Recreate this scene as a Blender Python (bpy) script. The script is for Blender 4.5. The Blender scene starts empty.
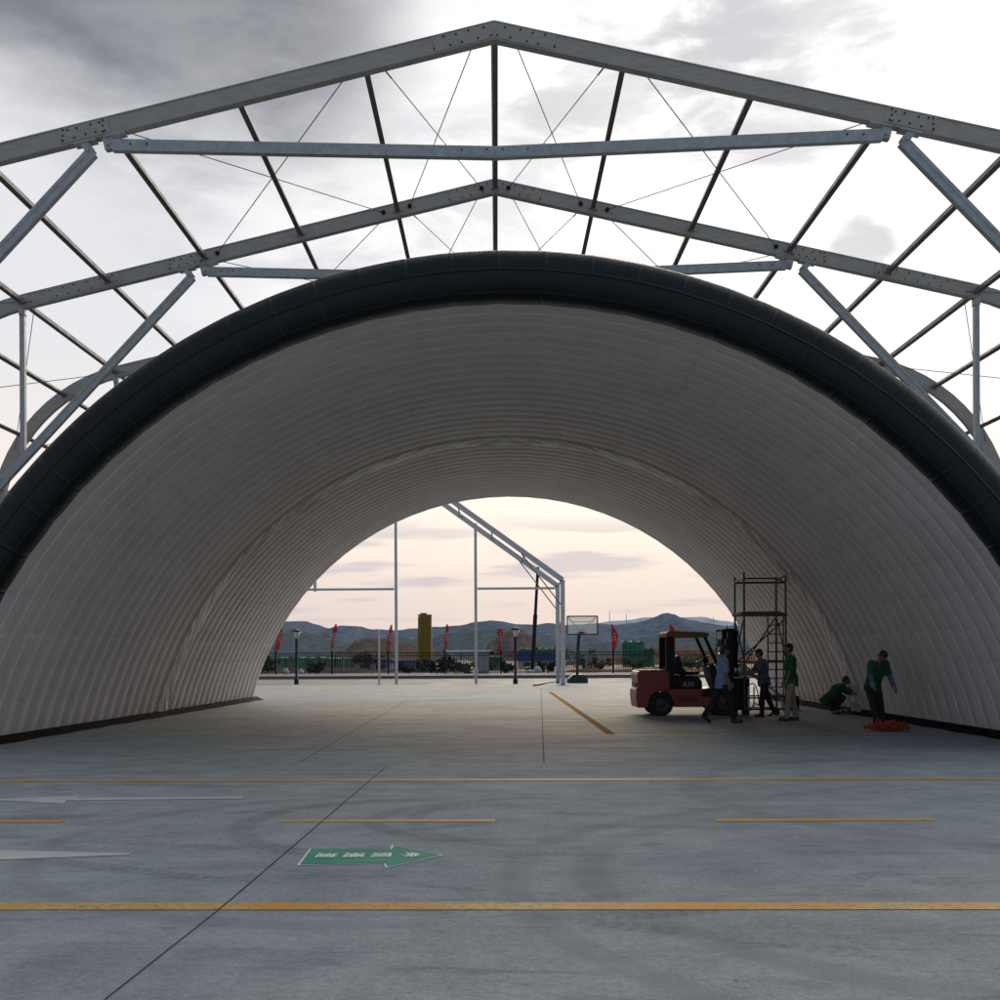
import bpy, bmesh, math, random
from mathutils import Vector, Matrix
from math import radians as R, sin, cos, pi, sqrt, atan2, acos

random.seed(7)
scene = bpy.context.scene
col = scene.collection
V = Vector

# ------------------------------------------------------------------ camera
F, EYE = 1000.0, 1.45                      # focal length in photo pixels, eye height
YAW, ROLL, SX, SY = .0169, .0046, -19.75, -5.14
cy_, sy_ = cos(YAW), sin(YAW)
c_r, c_f, c_u = V((cy_, sy_, 0)), V((-sy_, cy_, 0)), V((0, 0, 1))
right = c_r * cos(ROLL) - c_u * sin(ROLL)
up = c_r * sin(ROLL) + c_u * cos(ROLL)

def ray(px, py):
    u = (px - 500 - SX) / F; v = (662 + SY - py) / F
    return right * u + up * v + c_f
def at(px, py, Y):                         # survey: point seen at (px,py) on the plane y = Y
    d = ray(px, py); return d * (Y / d.y) + V((0, 0, EYE))
def gr(px, py, z=0.0):                     # survey: point on the ground
    d = ray(px, py); return d * ((z - EYE) / d.z) + V((0, 0, EYE))

cam_d = bpy.data.cameras.new('camera'); cam = bpy.data.objects.new('camera', cam_d); col.objects.link(cam)
M = Matrix((( right.x, up.x, -c_f.x, 0), (right.y, up.y, -c_f.y, 0), (right.z, up.z, -c_f.z, EYE), (0, 0, 0, 1)))
cam.matrix_world = M
cam_d.sensor_width = 36; cam_d.lens = 36 * F / 1000
cam_d.shift_x = -SX / 1000; cam_d.shift_y = (162 + SY) / 1000
cam_d.clip_start = .1; cam_d.clip_end = 9000
scene.camera = cam
scene.view_settings.view_transform = 'Standard'; scene.view_settings.look = 'None'
scene.view_settings.exposure = 0; scene.view_settings.gamma = 1

scene.cycles.max_bounces = 6; scene.cycles.diffuse_bounces = 4; scene.cycles.glossy_bounces = 2; scene.cycles.transmission_bounces = 2

# ------------------------------------------------------------------ node helpers
class NT:
    def __init__(s, tree):
        s.t = tree; s.n = tree.nodes; s.l = tree.links
    def node(s, typ, **kw):
        n = s.n.new(typ)
        for k, v in kw.items(): setattr(n, k, v)
        return n
    def put(s, sock, v):
        if isinstance(v, bpy.types.NodeSocket): s.l.new(v, sock)
        elif isinstance(v, (tuple, list, Vector)) and len(v) == 3 and sock.type == 'RGBA': sock.default_value = (*v, 1)
        else: sock.default_value = v
    def m(s, op, a, b=0.0, c=0.0, clamp=False):
        n = s.node('ShaderNodeMath', operation=op, use_clamp=clamp)
        s.put(n.inputs[0], a); s.put(n.inputs[1], b); s.put(n.inputs[2], c)
        return n.outputs[0]
    def vm(s, op, a, b=(0, 0, 0)):
        n = s.node('ShaderNodeVectorMath', operation=op)
        s.put(n.inputs[0], a); s.put(n.inputs[1], b)
        return n.outputs['Value'] if op in ('DOT_PRODUCT', 'LENGTH', 'DISTANCE') else n.outputs[0]
    def mix(s, f, a, b, blend='MIX'):
        n = s.node('ShaderNodeMix', data_type='RGBA', blend_type=blend)
        s.put(n.inputs[0], f); s.put(n.inputs[6], a); s.put(n.inputs[7], b)
        return n.outputs[2]
    def ramp(s, v, lo, hi, a=0.0, b=1.0, smooth=True):
        n = s.node('ShaderNodeMapRange', interpolation_type='SMOOTHSTEP' if smooth else 'LINEAR')
        s.put(n.inputs[0], v)
        for i, x in zip((1, 2, 3, 4), (lo, hi, a, b)): n.inputs[i].default_value = x
        return n.outputs[0]
    def noise(s, vec, scale=5, detail=4, rough=.55, dist=0.0):
        n = s.node('ShaderNodeTexNoise')
        if vec is not None: s.put(n.inputs['Vector'], vec)
        n.inputs['Scale'].default_value = scale; n.inputs['Detail'].default_value = detail
        n.inputs['Roughness'].default_value = rough; n.inputs['Distortion'].default_value = dist
        return n.outputs[0]
    def mapping(s, vec, scale=(1, 1, 1), loc=(0, 0, 0), rot=(0, 0, 0)):
        n = s.node('ShaderNodeMapping'); s.put(n.inputs[0], vec)
        n.inputs['Scale'].default_value = scale; n.inputs['Location'].default_value = loc; n.inputs['Rotation'].default_value = rot
        return n.outputs[0]
    def sep(s, vec):
        n = s.node('ShaderNodeSeparateXYZ'); s.put(n.inputs[0], vec); return n.outputs
    def bump(s, h, strength=.3, dist=.02):
        n = s.node('ShaderNodeBump'); s.put(n.inputs['Height'], h)
        n.inputs['Strength'].default_value = strength; n.inputs['Distance'].default_value = dist
        return n.outputs[0]

def new_mat(name):
    m = bpy.data.materials.new(name); m.use_nodes = True
    nt = NT(m.node_tree); b = nt.n['Principled BSDF']
    return m, nt, b

MATS = {}
def paint(name, c, rough=.5, metal=0.0, var=.25, scale=6.0, bump=0.0, spec=.5, stretch=(1, 1, 1)):
    """plain surface with two scales of tone variation"""
    if name in MATS: return MATS[name]
    m, nt, b = new_mat(name)
    tc = nt.node('ShaderNodeTexCoord').outputs['Object']
    v = nt.mapping(tc, stretch)
    n1 = nt.noise(v, scale, 5, .6); n2 = nt.noise(v, scale * 9, 3, .6)
    f = nt.m('ADD', nt.m('MULTIPLY', n1, .65), nt.m('MULTIPLY', n2, .35))
    f = nt.ramp(f, .3, .7, 1 - var, 1 + var, False)
    mul = nt.vm('MULTIPLY', c, nt.node('ShaderNodeCombineXYZ').outputs[0])
    comb = mul.node.inputs[1].links[0].from_node
    for i in range(3): nt.put(comb.inputs[i], f)
    nt.put(b.inputs['Base Color'], mul)
    nt.put(b.inputs['Roughness'], nt.ramp(n1, .3, .7, max(.05, rough - .1), min(1, rough + .1), False))
    b.inputs['Metallic'].default_value = metal
    b.inputs['Specular IOR Level'].default_value = spec
    if bump: nt.put(b.inputs['Normal'], nt.bump(n2, bump, .01))
    MATS[name] = m
    return m

# ------------------------------------------------------------------ object helpers
def tag(o, label=None, cat=None, group=None, kind=None):
    if label: o['label'] = label
    if cat: o['category'] = cat
    if group: o['group'] = group
    if kind: o['kind'] = kind
    return o
def empty(name, loc=(0, 0, 0), rz=0.0):
    o = bpy.data.objects.new(name, None); col.objects.link(o)
    o.location = loc; o.rotation_euler = (0, 0, rz); o.empty_display_size = .2
    return o

class MB:
    """collects shapes; build() links them as ONE mesh object"""
    def __init__(s): s.bm = bmesh.new()
    def xf(s, vs, mat):
        for v in vs: v.co = mat @ v.co
    def box(s, c, size, rot=None, bevel=0.0):
        vs = bmesh.ops.create_cube(s.bm, size=1)['verts']
        if bevel:
            for v in vs: v.co = V((v.co.x * size[0], v.co.y * size[1], v.co.z * size[2]))
            es = list({e for v in vs for e in v.link_edges})
            r = bmesh.ops.bevel(s.bm, geom=es, offset=bevel, segments=2, affect='EDGES', profile=.6)
            vs = list({v for f in r['faces'] for v in f.verts})
            mt = Matrix.Translation(c) @ (rot.to_4x4() if rot else Matrix())
        else:
            mt = Matrix.Translation(c) @ (rot.to_4x4() if rot else Matrix()) @ Matrix.Diagonal((*size, 1))
        s.xf(vs, mt); return s
    def bar(s, p, q, w, h, upv=(0, 0, 1), bevel=0.0):
        p, q = V(p), V(q); d = q - p; L = d.length; z = d / L
        x = V(upv).cross(z)
        if x.length < 1e-4: x = V((1, 0, 0)).cross(z)
        x.normalize(); y = z.cross(x)
        rot = Matrix((x, y, z)).transposed()
        return s.box((p + q) / 2, (w, h, L), rot, bevel)
    def tube(s, p, q, r, r2=None, seg=10, caps=True):
        p, q = V(p), V(q); d = q - p; L = d.length
        r2 = r if r2 is None else r2
        vs = bmesh.ops.create_cone(s.bm, cap_ends=caps, segments=seg, radius1=r, radius2=r2, depth=L)['verts']
        mt = Matrix.Translation((p + q) / 2) @ d.to_track_quat('Z', 'Y').to_matrix().to_4x4()
        s.xf(vs, mt); return s
    def path(s, pts, r, seg=8):
        for a, b in zip(pts, pts[1:]):
            s.tube(a, b, r, seg=seg)
        for a in pts[1:-1]: s.ball(a, (r, r, r), 1)
        return s
    def ball(s, c, rad, sub=2, rot=None):
        vs = bmesh.ops.create_icosphere(s.bm, subdivisions=sub, radius=1)['verts']
        s.xf(vs, Matrix.Translation(c) @ (rot.to_4x4() if rot else Matrix()) @ Matrix.Diagonal((*rad, 1))); return s
    def poly(s, pts):
        vs = [s.bm.verts.new(p) for p in pts]; s.bm.faces.new(vs); return s
    def prism(s, pts, off):
        off = V(off); a = [s.bm.verts.new(p) for p in pts]; b = [s.bm.verts.new(V(p) + off) for p in pts]
        n = len(pts)
        s.bm.faces.new(a); s.bm.faces.new(b[::-1])
        for i in range(n): s.bm.faces.new((a[i], b[i], b[(i + 1) % n], a[(i + 1) % n]))
        return s
    def lathe(s, prof, c=(0, 0, 0), axis='Z', seg=24):
        rings = []
        for (r, h) in prof:
            ring = []
            for i in range(seg):
                a = 2 * pi * i / seg; x, y = r * cos(a), r * sin(a)
                p = {'Z': (x, y, h), 'Y': (x, h, y), 'X': (h, x, y)}[axis]
                ring.append(s.bm.verts.new(V(c) + V(p)))
            rings.append(ring)
        for a, b in zip(rings, rings[1:]):
            for i in range(seg): s.bm.faces.new((a[i], a[(i + 1) % seg], b[(i + 1) % seg], b[i]))
        return s
    def grid(s, fn, nu, nv, uv=None, wrap=False):
        vs = [[s.bm.verts.new(fn(i, j)) for j in range(nv)] for i in range(nu)]
        lay = s.bm.loops.layers.uv.verify() if uv else None
        for i in range(nu - 1):
            for j in range(nv - (0 if wrap else 1)):
                k = (j + 1) % nv
                f = s.bm.faces.new((vs[i][j], vs[i + 1][j], vs[i + 1][k], vs[i][k]))
                if uv:
                    for l, (a, b) in zip(f.loops, ((i, j), (i + 1, j), (i + 1, j + 1), (i, j + 1))): l[lay].uv = uv(a, b)
        return s
    def build(s, name, mat, parent=None, smooth=False, fix=True):
        if fix: bmesh.ops.recalc_face_normals(s.bm, faces=s.bm.faces)
        me = bpy.data.meshes.new(name); s.bm.to_mesh(me); s.bm.free()
        for mm in (mat if isinstance(mat, (list, tuple)) else [mat]): me.materials.append(mm)
        if smooth:
            for p in me.polygons: p.use_smooth = True
        o = bpy.data.objects.new(name, me); col.objects.link(o)
        if parent: o.parent = parent
        return o
def copy_of(o, parent=None, loc=None):
    c = o.copy(); col.objects.link(c); c.parent = parent
    if loc is not None: c.location = loc
    return c
def copy_tree(o, parent=None):
    kids = list(o.children); c = copy_of(o, parent)
    for k in kids: copy_tree(k, c)
    return c
def text_obj(name, s, size, mat, parent=None, extr=0.0, bold=0.0):
    cu = bpy.data.curves.new(name, 'FONT'); cu.body = s; cu.size = size; cu.align_x = 'CENTER'; cu.align_y = 'CENTER'
    cu.extrude = extr; cu.offset = bold; cu.resolution_u = 3
    t = bpy.data.objects.new(name, cu); col.objects.link(t)
    bpy.context.view_layer.update()
    me = bpy.data.meshes.new_from_object(t.evaluated_get(bpy.context.evaluated_depsgraph_get()))
    bpy.data.objects.remove(t); me.materials.clear(); me.materials.append(mat)
    o = bpy.data.objects.new(name, me); col.objects.link(o); o.parent = parent
    return o

# ------------------------------------------------------------------ world: overcast evening sky
SUN_EL, SUN_AZ = R(24), R(9)              # azimuth measured from +Y towards +X
w = bpy.data.worlds.new('World'); scene.world = w; w.use_nodes = True
nt = NT(w.node_tree); bg = nt.n['Background']
sky = nt.node('ShaderNodeTexSky', sky_type='NISHITA'); sky.sun_disc = False
sky.sun_elevation = SUN_EL; sky.sun_rotation = SUN_AZ
d = nt.node('ShaderNodeTexCoord').outputs['Generated']
sx, sy, sz = nt.sep(d)
def toward(px, py): return tuple(ray(px, py).normalized())
n_big = nt.noise(nt.mapping(d, (1, 1, 2.2), (.3, .1, .4)), 3.2, 3, .5, .25)
n_med = nt.noise(nt.mapping(d, (1, 1, 3.0), (2.3, .7, 1.4)), 7.5, 7, .58, .3)
n_str = nt.noise(nt.mapping(d, (1, 1, 9.0), (1.3, 5.7, .4)), 5.0, 3, .5, .2)
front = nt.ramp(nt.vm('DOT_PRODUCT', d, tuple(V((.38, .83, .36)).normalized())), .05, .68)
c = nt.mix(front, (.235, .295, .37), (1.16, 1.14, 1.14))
# greyer veil on the left of the front sky
left = nt.ramp(nt.m('ADD', sx, nt.m('MULTIPLY', nt.m('SUBTRACT', n_big, .5), .5)), .10, -.34)
c = nt.mix(nt.m('MULTIPLY', nt.m('MULTIPLY', left, front), .75), c, (.74, .745, .77))
# soft mid-tone cloud texture around the ridge and the centre
midm = nt.m('MULTIPLY', nt.ramp(nt.vm('DOT_PRODUCT', d, toward(430, 90)), .935, .985), nt.ramp(n_med, .40, .66))
c = nt.mix(nt.m('MULTIPLY', midm, .6), c, (.58, .59, .65))
# heavy grey bank top left
nb_ = nt.m('SUBTRACT', nt.m('ADD', nt.m('MULTIPLY', n_big, .7), nt.m('MULTIPLY', n_med, .3)), .5)
bank = nt.m('MULTIPLY', nt.ramp(nt.m('ADD', sz, nt.m('MULTIPLY', nb_, .16)), .40, .50), nt.ramp(nt.m('ADD', sx, nt.m('MULTIPLY', nb_, .3)), -.02, -.20))
bank = nt.m('MULTIPLY', bank, nt.ramp(sy, .2, .5))
c = nt.mix(nt.m('MULTIPLY', bank, nt.ramp(n_med, .25, .6, .80, 1.0)), c, (.215, .225, .25))
# wisp right of the ridge
for (px, py, lo, hi, k) in ((775, 30, .9935, .9985, .6), (640, 30, .992, .998, .4), (862, 250, .99955, .9999, .7)):
    q = nt.m('MULTIPLY', nt.ramp(nt.m('ADD', nt.vm('DOT_PRODUCT', d, toward(px, py)), nt.m('MULTIPLY', nt.m('SUBTRACT', n_med, .5), .02 if lo < .999 else .001)), lo, hi), nt.ramp(n_med, .36, .56))
    c = nt.mix(nt.m('MULTIPLY', q, k), c, (.52, .53, .57))
# warm band low down, pinkish grey at the very horizon, flat grey streaks
low = nt.m('MULTIPLY', nt.ramp(sz, .30, .10), nt.ramp(sy, -.1, .7))
c = nt.mix(low, c, (1.07, .92, .79))
low2 = nt.ramp(sz, .145, .03)
c = nt.mix(nt.m('MULTIPLY', low2, .9), c, (.72, .61, .61))
stk = nt.m('MULTIPLY', nt.ramp(n_str, .50, .62), nt.m('MULTIPLY', nt.ramp(sz, .15, .11), nt.ramp(sz, .02, .05)))
c = nt.mix(nt.m('MULTIPLY', stk, .65), c, (.50, .47, .55))
nis = nt.vm('SCALE', sky.outputs[0]); nis.node.inputs['Scale'].default_value = .9
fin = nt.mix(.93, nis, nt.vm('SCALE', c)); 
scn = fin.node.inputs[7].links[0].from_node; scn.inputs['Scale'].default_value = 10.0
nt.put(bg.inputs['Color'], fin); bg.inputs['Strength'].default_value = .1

sl = bpy.data.lights.new('sun', 'SUN'); sl.energy = 2.5; sl.angle = R(34); sl.color = (1, .83, .63)
so = bpy.data.objects.new('sun', sl); col.objects.link(so)
sd = V((sin(SUN_AZ) * cos(SUN_EL), cos(SUN_AZ) * cos(SUN_EL), sin(SUN_EL)))
so.rotation_euler = (-sd).to_track_quat('-Z', 'Y').to_euler(); so.location = (30, 60, 50)

# ------------------------------------------------------------------ materials
ALU = paint('brushed_aluminium', (.40, .385, .355), .55, .2, .22, 5, .08, .4, (1, 1, 4))
GALV = paint('galvanised_steel', (.40, .43, .455), .5, .3, .3, 9, .05)
STEEL_DARK = paint('purlin_metal', (.15, .145, .15), .65, .0, .15, 3, 0, .25)
BOLT = paint('bolt_dark', (.03, .03, .032), .5, .5)
CABLE = paint('cable_steel', (.10, .105, .11), .45, .6)
BLACK = paint('black_paint', (.010, .010, .011), .5, 0, .3, 8, 0, .3)
RUBBER = paint('rubber', (.016, .016, .017), .85, 0, .3, 20, .3)
WHITE_ST = paint('white_steel', (.52, .53, .56), .5, .1, .12, 4)
YELLOWLINE = None

def concrete():
    m, nt, b = new_mat('concrete')
    P = nt.node('ShaderNodeTexCoord').outputs['Object']
    n1 = nt.noise(P, .35, 6, .6); n2 = nt.noise(P, 2.2, 6, .65); n3 = nt.noise(P, 22, 5, .7); n4 = nt.noise(P, 160, 2, .6)
    st = nt.noise(nt.mapping(P, (.34, 1.3, 1), (0, 0, 0), (0, 0, R(-8))), 1.3, 8, .68, .6)          # sweeping stains across the apron
    st2 = nt.noise(nt.mapping(P, (.6, 2.6, 1), (5, 3, 0), (0, 0, R(7))), 2.1, 8, .70, .8)
    n5 = nt.noise(P, 60, 3, .7)
    t = nt.m('ADD', nt.m('MULTIPLY', n1, .16), nt.m('MULTIPLY', n2, .26))
    t = nt.m('ADD', t, nt.m('MULTIPLY', n3, .30)); t = nt.m('ADD', t, nt.m('MULTIPLY', n5, .28))
    c = nt.mix(nt.ramp(t, .38, .62, 0, 1, False), (.145, .169, .186), (.375, .410, .422))
    c = nt.mix(nt.m('MULTIPLY', nt.ramp(st, .50, .70), .42), c, (.135, .152, .178))
    sc = nt.m('MULTIPLY', nt.ramp(st2, .56, .64), nt.ramp(nt.m('ADD', nt.m('MULTIPLY', n3, .5), nt.m('MULTIPLY', n5, .5)), .42, .58))
    c = nt.mix(nt.m('MULTIPLY', sc, .72), c, (.085, .095, .128))
    # straight tyre tracks with tread marks, at slight angles
    x, y, z = nt.sep(P)
    trk = None
    for (ang, off, wd, k) in ((R(18), 5.1, .12, .40), (R(18), 5.55, .10, .30), (R(-14), 6.9, .13, .35), (R(-24), 5.2, .11, .35), (R(9), 9.6, .15, .35), (R(-6), 10.9, .17, .3), (R(30), 7.6, .10, .3)):
        ds = nt.m('ADD', nt.m('ADD', nt.m('MULTIPLY', x, -sin(ang)), nt.m('MULTIPLY', y, cos(ang))), -off)
        al = nt.m('ADD', nt.m('MULTIPLY', x, cos(ang)), nt.m('MULTIPLY', y, sin(ang)))
        g = nt.ramp(nt.m('ABSOLUTE', ds), wd, wd * .6)
        tr = nt.ramp(nt.m('SINE', nt.m('ADD', nt.m('MULTIPLY', al, 62), nt.m('MULTIPLY', nt.m('ABSOLUTE', ds), 30))), -.3, .5, .45, 1)
        g = nt.m('MULTIPLY', nt.m('MULTIPLY', g, tr), nt.m('MULTIPLY', nt.ramp(nt.noise(nt.mapping(P, (.5, .5, 1), (off, 2, 0)), 1.0, 3, .6), .46, .60), k))
        trk = g if trk is None else nt.m('MAXIMUM', trk, g)
    c = nt.mix(trk, c, (.08, .088, .11))
    # curved tyre scuffs: partial rings
    scuff = None
    for (cx, cy, r, wd, k) in ((-.75, 8.7, 1.45, .16, .55), (-.1, 8.9, 1.0, .13, .45), (.6, 8.95, 1.35, .12, .4), (-1.0, 7.9, 2.5, .13, .3),
                               (3.2, 6.6, 2.6, .16, .3), (3.4, 6.4, 3.3, .14, .3), (-4, 9.5, 3.2, .2, .3), (5.5, 10.6, 3.4, .2, .35), (-5.2, 6.3, 2.2, .15, .3)):
        dd = nt.vm('DISTANCE', P, (cx, cy, 0))
        g = nt.ramp(nt.m('ABSOLUTE', nt.m('SUBTRACT', dd, r)), wd, wd * .45)
        g = nt.m('MULTIPLY', g, nt.ramp(x, cx + r * .5, cx - r * .2))
        g = nt.m('MULTIPLY', nt.m('MULTIPLY', g, k * .95), nt.ramp(n3, .36, .60))
        scuff = g if scuff is None else nt.m('MAXIMUM', scuff, g)
    c = nt.mix(scuff, c, (.075, .078, .09))
    # old rust spots
    rs = nt.m('MULTIPLY', nt.ramp(nt.noise(nt.mapping(P, (1, 1.4, 1), (9, 2, 0)), .9, 3, .5), .69, .74), nt.ramp(n3, .45, .6))
    c = nt.mix(nt.m('MULTIPLY', rs, .45), c, (.16, .09, .07))
    sp = nt.m('MULTIPLY', nt.ramp(nt.noise(nt.mapping(P, (1, 1, 1), (3, 8, 0)), 5.5, 4, .6), .68, .73), nt.ramp(n2, .40, .60))
    c = nt.mix(nt.m('MULTIPLY', sp, .7), c, (.06, .062, .07))
    # fine combed finish lines running across
    br = nt.noise(nt.mapping(P, (.6, 60, 1)), 1.0, 2, .5)
    c = nt.mix(nt.ramp(br, .35, .7, .0, .07, False), c, (.10, .10, .105))
    nt.put(b.inputs['Base Color'], c)
    nt.put(b.inputs['Roughness'], nt.ramp(st, .3, .7, .70, .85, False))
    b.inputs['Specular IOR Level'].default_value = .2
    h = nt.m('ADD', nt.m('MULTIPLY', n3, .5), nt.m('ADD', nt.m('MULTIPLY', n4, .4), nt.m('MULTIPLY', br, .3)))
    nt.put(b.inputs['Normal'], nt.bump(h, .35, .012))
    return m
CONC = concrete()

def worn(name, c1, c2, keep=.55):
    m, nt, b = new_mat(name)
    P = nt.node('ShaderNodeTexCoord').outputs['Object']
    n1 = nt.noise(P, 1.1, 5, .6); n2 = nt.noise(P, 26, 5, .7); n3 = nt.noise(nt.mapping(P, (9, 40, 1)), 1, 3, .6)
    c = nt.mix(nt.ramp(n1, .42, .62), c1, c2)
    f = nt.m('ADD', nt.m('MULTIPLY', n2, .6), nt.m('MULTIPLY', n3, .4))
    f = nt.m('ADD', f, nt.m('MULTIPLY', nt.m('SUBTRACT', n1, .5), .25))
    c = nt.mix(nt.ramp(f, keep, keep + .14, 0, .85), c, (.17, .17, .17))
    nt.put(b.inputs['Base Color'], c); b.inputs['Roughness'].default_value = .6
    nt.put(b.inputs['Normal'], nt.bump(n2, .25, .006))
    return m
YLINE = worn('yellow_marking', (.56, .26, .018), (.58, .37, .09), .475)
WLINE = worn('white_marking', (.50, .51, .50), (.42, .43, .43), .56)
GLINE = worn('green_marking', (.012, .22, .135), (.025, .265, .17), .62)
GWHITE = worn('white_lettering', (.78, .82, .80), (.68, .73, .71), .64)
OCHRE = worn('ochre_marking', (.30, .15, .02), (.30, .17, .035), .60)
for _m in (OCHRE,):
    _b = _m.node_tree.nodes['Principled BSDF']; _b.inputs['Specular IOR Level'].default_value = .03; _b.inputs['Roughness'].default_value = .95
JOINT = paint('joint_dark', (.025, .025, .027), .9, 0, .4, 12)

# ------------------------------------------------------------------ setting: ground
def struct(name, mb, mat, smooth=False):
    o = mb.build(name, mat, None, smooth); tag(o, kind='structure'); return o
EARTH = paint('earth', (.05, .045, .035), .9, 0, .45, .25, .2)
def disc(z, r):
    mb = MB(); mb.poly([(r * cos(2 * pi * i / 48), r * sin(2 * pi * i / 48), z) for i in range(48)]); return mb
struct('ground', disc(-.16, 6000), EARTH)
KERB_Y = 52.3
mb = MB(); mb.box((0, (KERB_Y - 60) / 2, -.0775), (240, KERB_Y + 60, .155)); struct('concrete_apron', mb, CONC)
ASPH = paint('asphalt', (.05, .06, .078), .75, 0, .25, .5, .1)
mb = MB(); mb.box((0, KERB_Y + 10.5, -.145), (300, 20.9, .02)); struct('road', mb, ASPH)
KERB = paint('kerb_stone', (.13, .145, .17), .8, 0, .25, 1.2)
mb = MB(); mb.box((0, KERB_Y + 21.1, -.02), (300, .3, .24), None, .03); struct('kerb', mb, KERB)
PAVE = paint('pavement', (.07, .075, .085), .8, 0, .3, .8)
mb = MB(); mb.box((0, KERB_Y + 27.25, -.035), (300, 12, .15)); struct('pavement', mb, PAVE)

Z1, Z2 = .004, .008
def quadline(p, q, wd):
    p, q = V(p), V(q); t = (q - p).normalized(); n = V((-t.y, t.x, 0)) * wd / 2
    return [p + n, p - n, q - n, q + n]
def marking(name, pts, mat, z=Z1):
    mb = MB(); mb.poly([(p[0], p[1], z) for p in pts]); o = struct(name, mb, mat); return o
L1, L2, LD = gr(500, 906.5).y, gr(500, 780).y, gr(390, 821).y
marking('yellow_line', quadline((-14, L1, 0), (14, L1, 0), .17), YLINE)
marking('yellow_line', quadline((-30, L2, 0), (30, L2, 0), .16), YLINE)
for k in range(-4, 5):
    x0 = gr(280, 821).x + k * (gr(716, 821).x - gr(280, 821).x)
    marking('yellow_dash', quadline((x0, LD, 0), (x0 + (gr(495, 821).x - gr(280, 821).x), LD, 0), .13), YLINE)
marking('yellow_line', quadline(gr(550, 692), gr(611, 734), .16), OCHRE)
marking('yellow_line', quadline(gr(616, 735.5), gr(905, 734.5), .10), YLINE)
marking('yellow_line', quadline(gr(826, 721), gr(866, 728), .12), YLINE)
# slab joints
for a, b2, wd in (((105, 1000), (222, 907.5), .009), ((222, 907.5), (388, 765), .011), ((300, 762), (409, 699), .018), ((541, 688), (544, 763), .018)):
    marking('slab_joint', quadline(gr(*a), gr(*b2), wd), JOINT)
jy = gr(400, 763).y
marking('slab_joint', quadline((-12, jy, 0), (12, jy, 0), .012), JOINT)
for yy in (18.2, 23.2, 28.2, 33.4, 38.6, 44.0): marking('slab_joint', quadline((-26, yy, 0), (26, yy, 0), .014), JOINT)

# painted arrows
mb = MB(); mb.poly([gr(*p, Z1) for p in ((242, 796.3), (242, 798.6), (66, 800.2), (64, 803.5), (-18, 799.5), (80, 795.6), (76, 798))])
o = mb.build('painted_arrow', WLINE); tag(o, 'thin white painted arrow beyond the dashed line, pointing left', 'floor arrow')
mb = MB(); mb.poly([gr(*p, Z1) for p in ((130, 853.2), (130, 854.6), (-60, 862), (-60, 866), (-120, 855), (-60, 845), (-60, 848.5))])
o = mb.build('painted_arrow', WLINE); tag(o, 'white painted arrow with tapering tail between dashed and near yellow lines', 'floor arrow')
ga = [(300, 865.2), (311.6, 849.4), (392.4, 849.7), (393.7, 846.2), (440.7, 855.5), (387.6, 867.3), (386, 863.5)]
g = empty('painted_arrow', gr(370, 857)); tag(g, 'green painted floor arrow with white border and white characters', 'floor arrow')
ctr = gr(370, 857)
def rel(p, z): q = gr(*p); return V((q.x - ctr.x, q.y - ctr.y, z))
ins = [rel(p, Z2) for p in ga]
mb = MB(); mb.poly(ins); mb.build('fill', GLINE, g)
mb = MB()
cen = sum(ins, V((0, 0, 0))) / len(ins)
def offset(poly, dd):
    out = []; n = len(poly)
    for i in range(n):
        a, b2, c2 = poly[i - 1], poly[i], poly[(i + 1) % n]
        e1 = (b2 - a).normalized(); e2 = (c2 - b2).normalized()
        n1 = V((-e1.y, e1.x, 0)); n2 = V((-e2.y, e2.x, 0)); bis = n1 + n2
        bis = bis / max(.35, bis.length_squared) * 2
        out.append(b2 + bis * dd / 1.0 * .5 * 2 / 2)
    return out
def area(p): return sum(p[i - 1].x * p[i].y - p[i].x * p[i - 1].y for i in range(len(p))) / 2
sgn = -1 if area(ins) > 0 else 1
outp = [V((p.x, p.y, Z1)) for p in offset(ins, sgn * .035)]
mb.poly(outp); mb.build('border', GWHITE, g)
for ch, (px, py) in zip('道通观参', ((324.9, 856.8), (352.4, 856.6), (380, 856.4), (407.5, 856.2))):
    t = text_obj('character', ch, .165, GWHITE, g, 0, .004)
    p = rel((px, py), .012); t.location = p; t.rotation_euler = (0, 0, R(-90))

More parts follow.
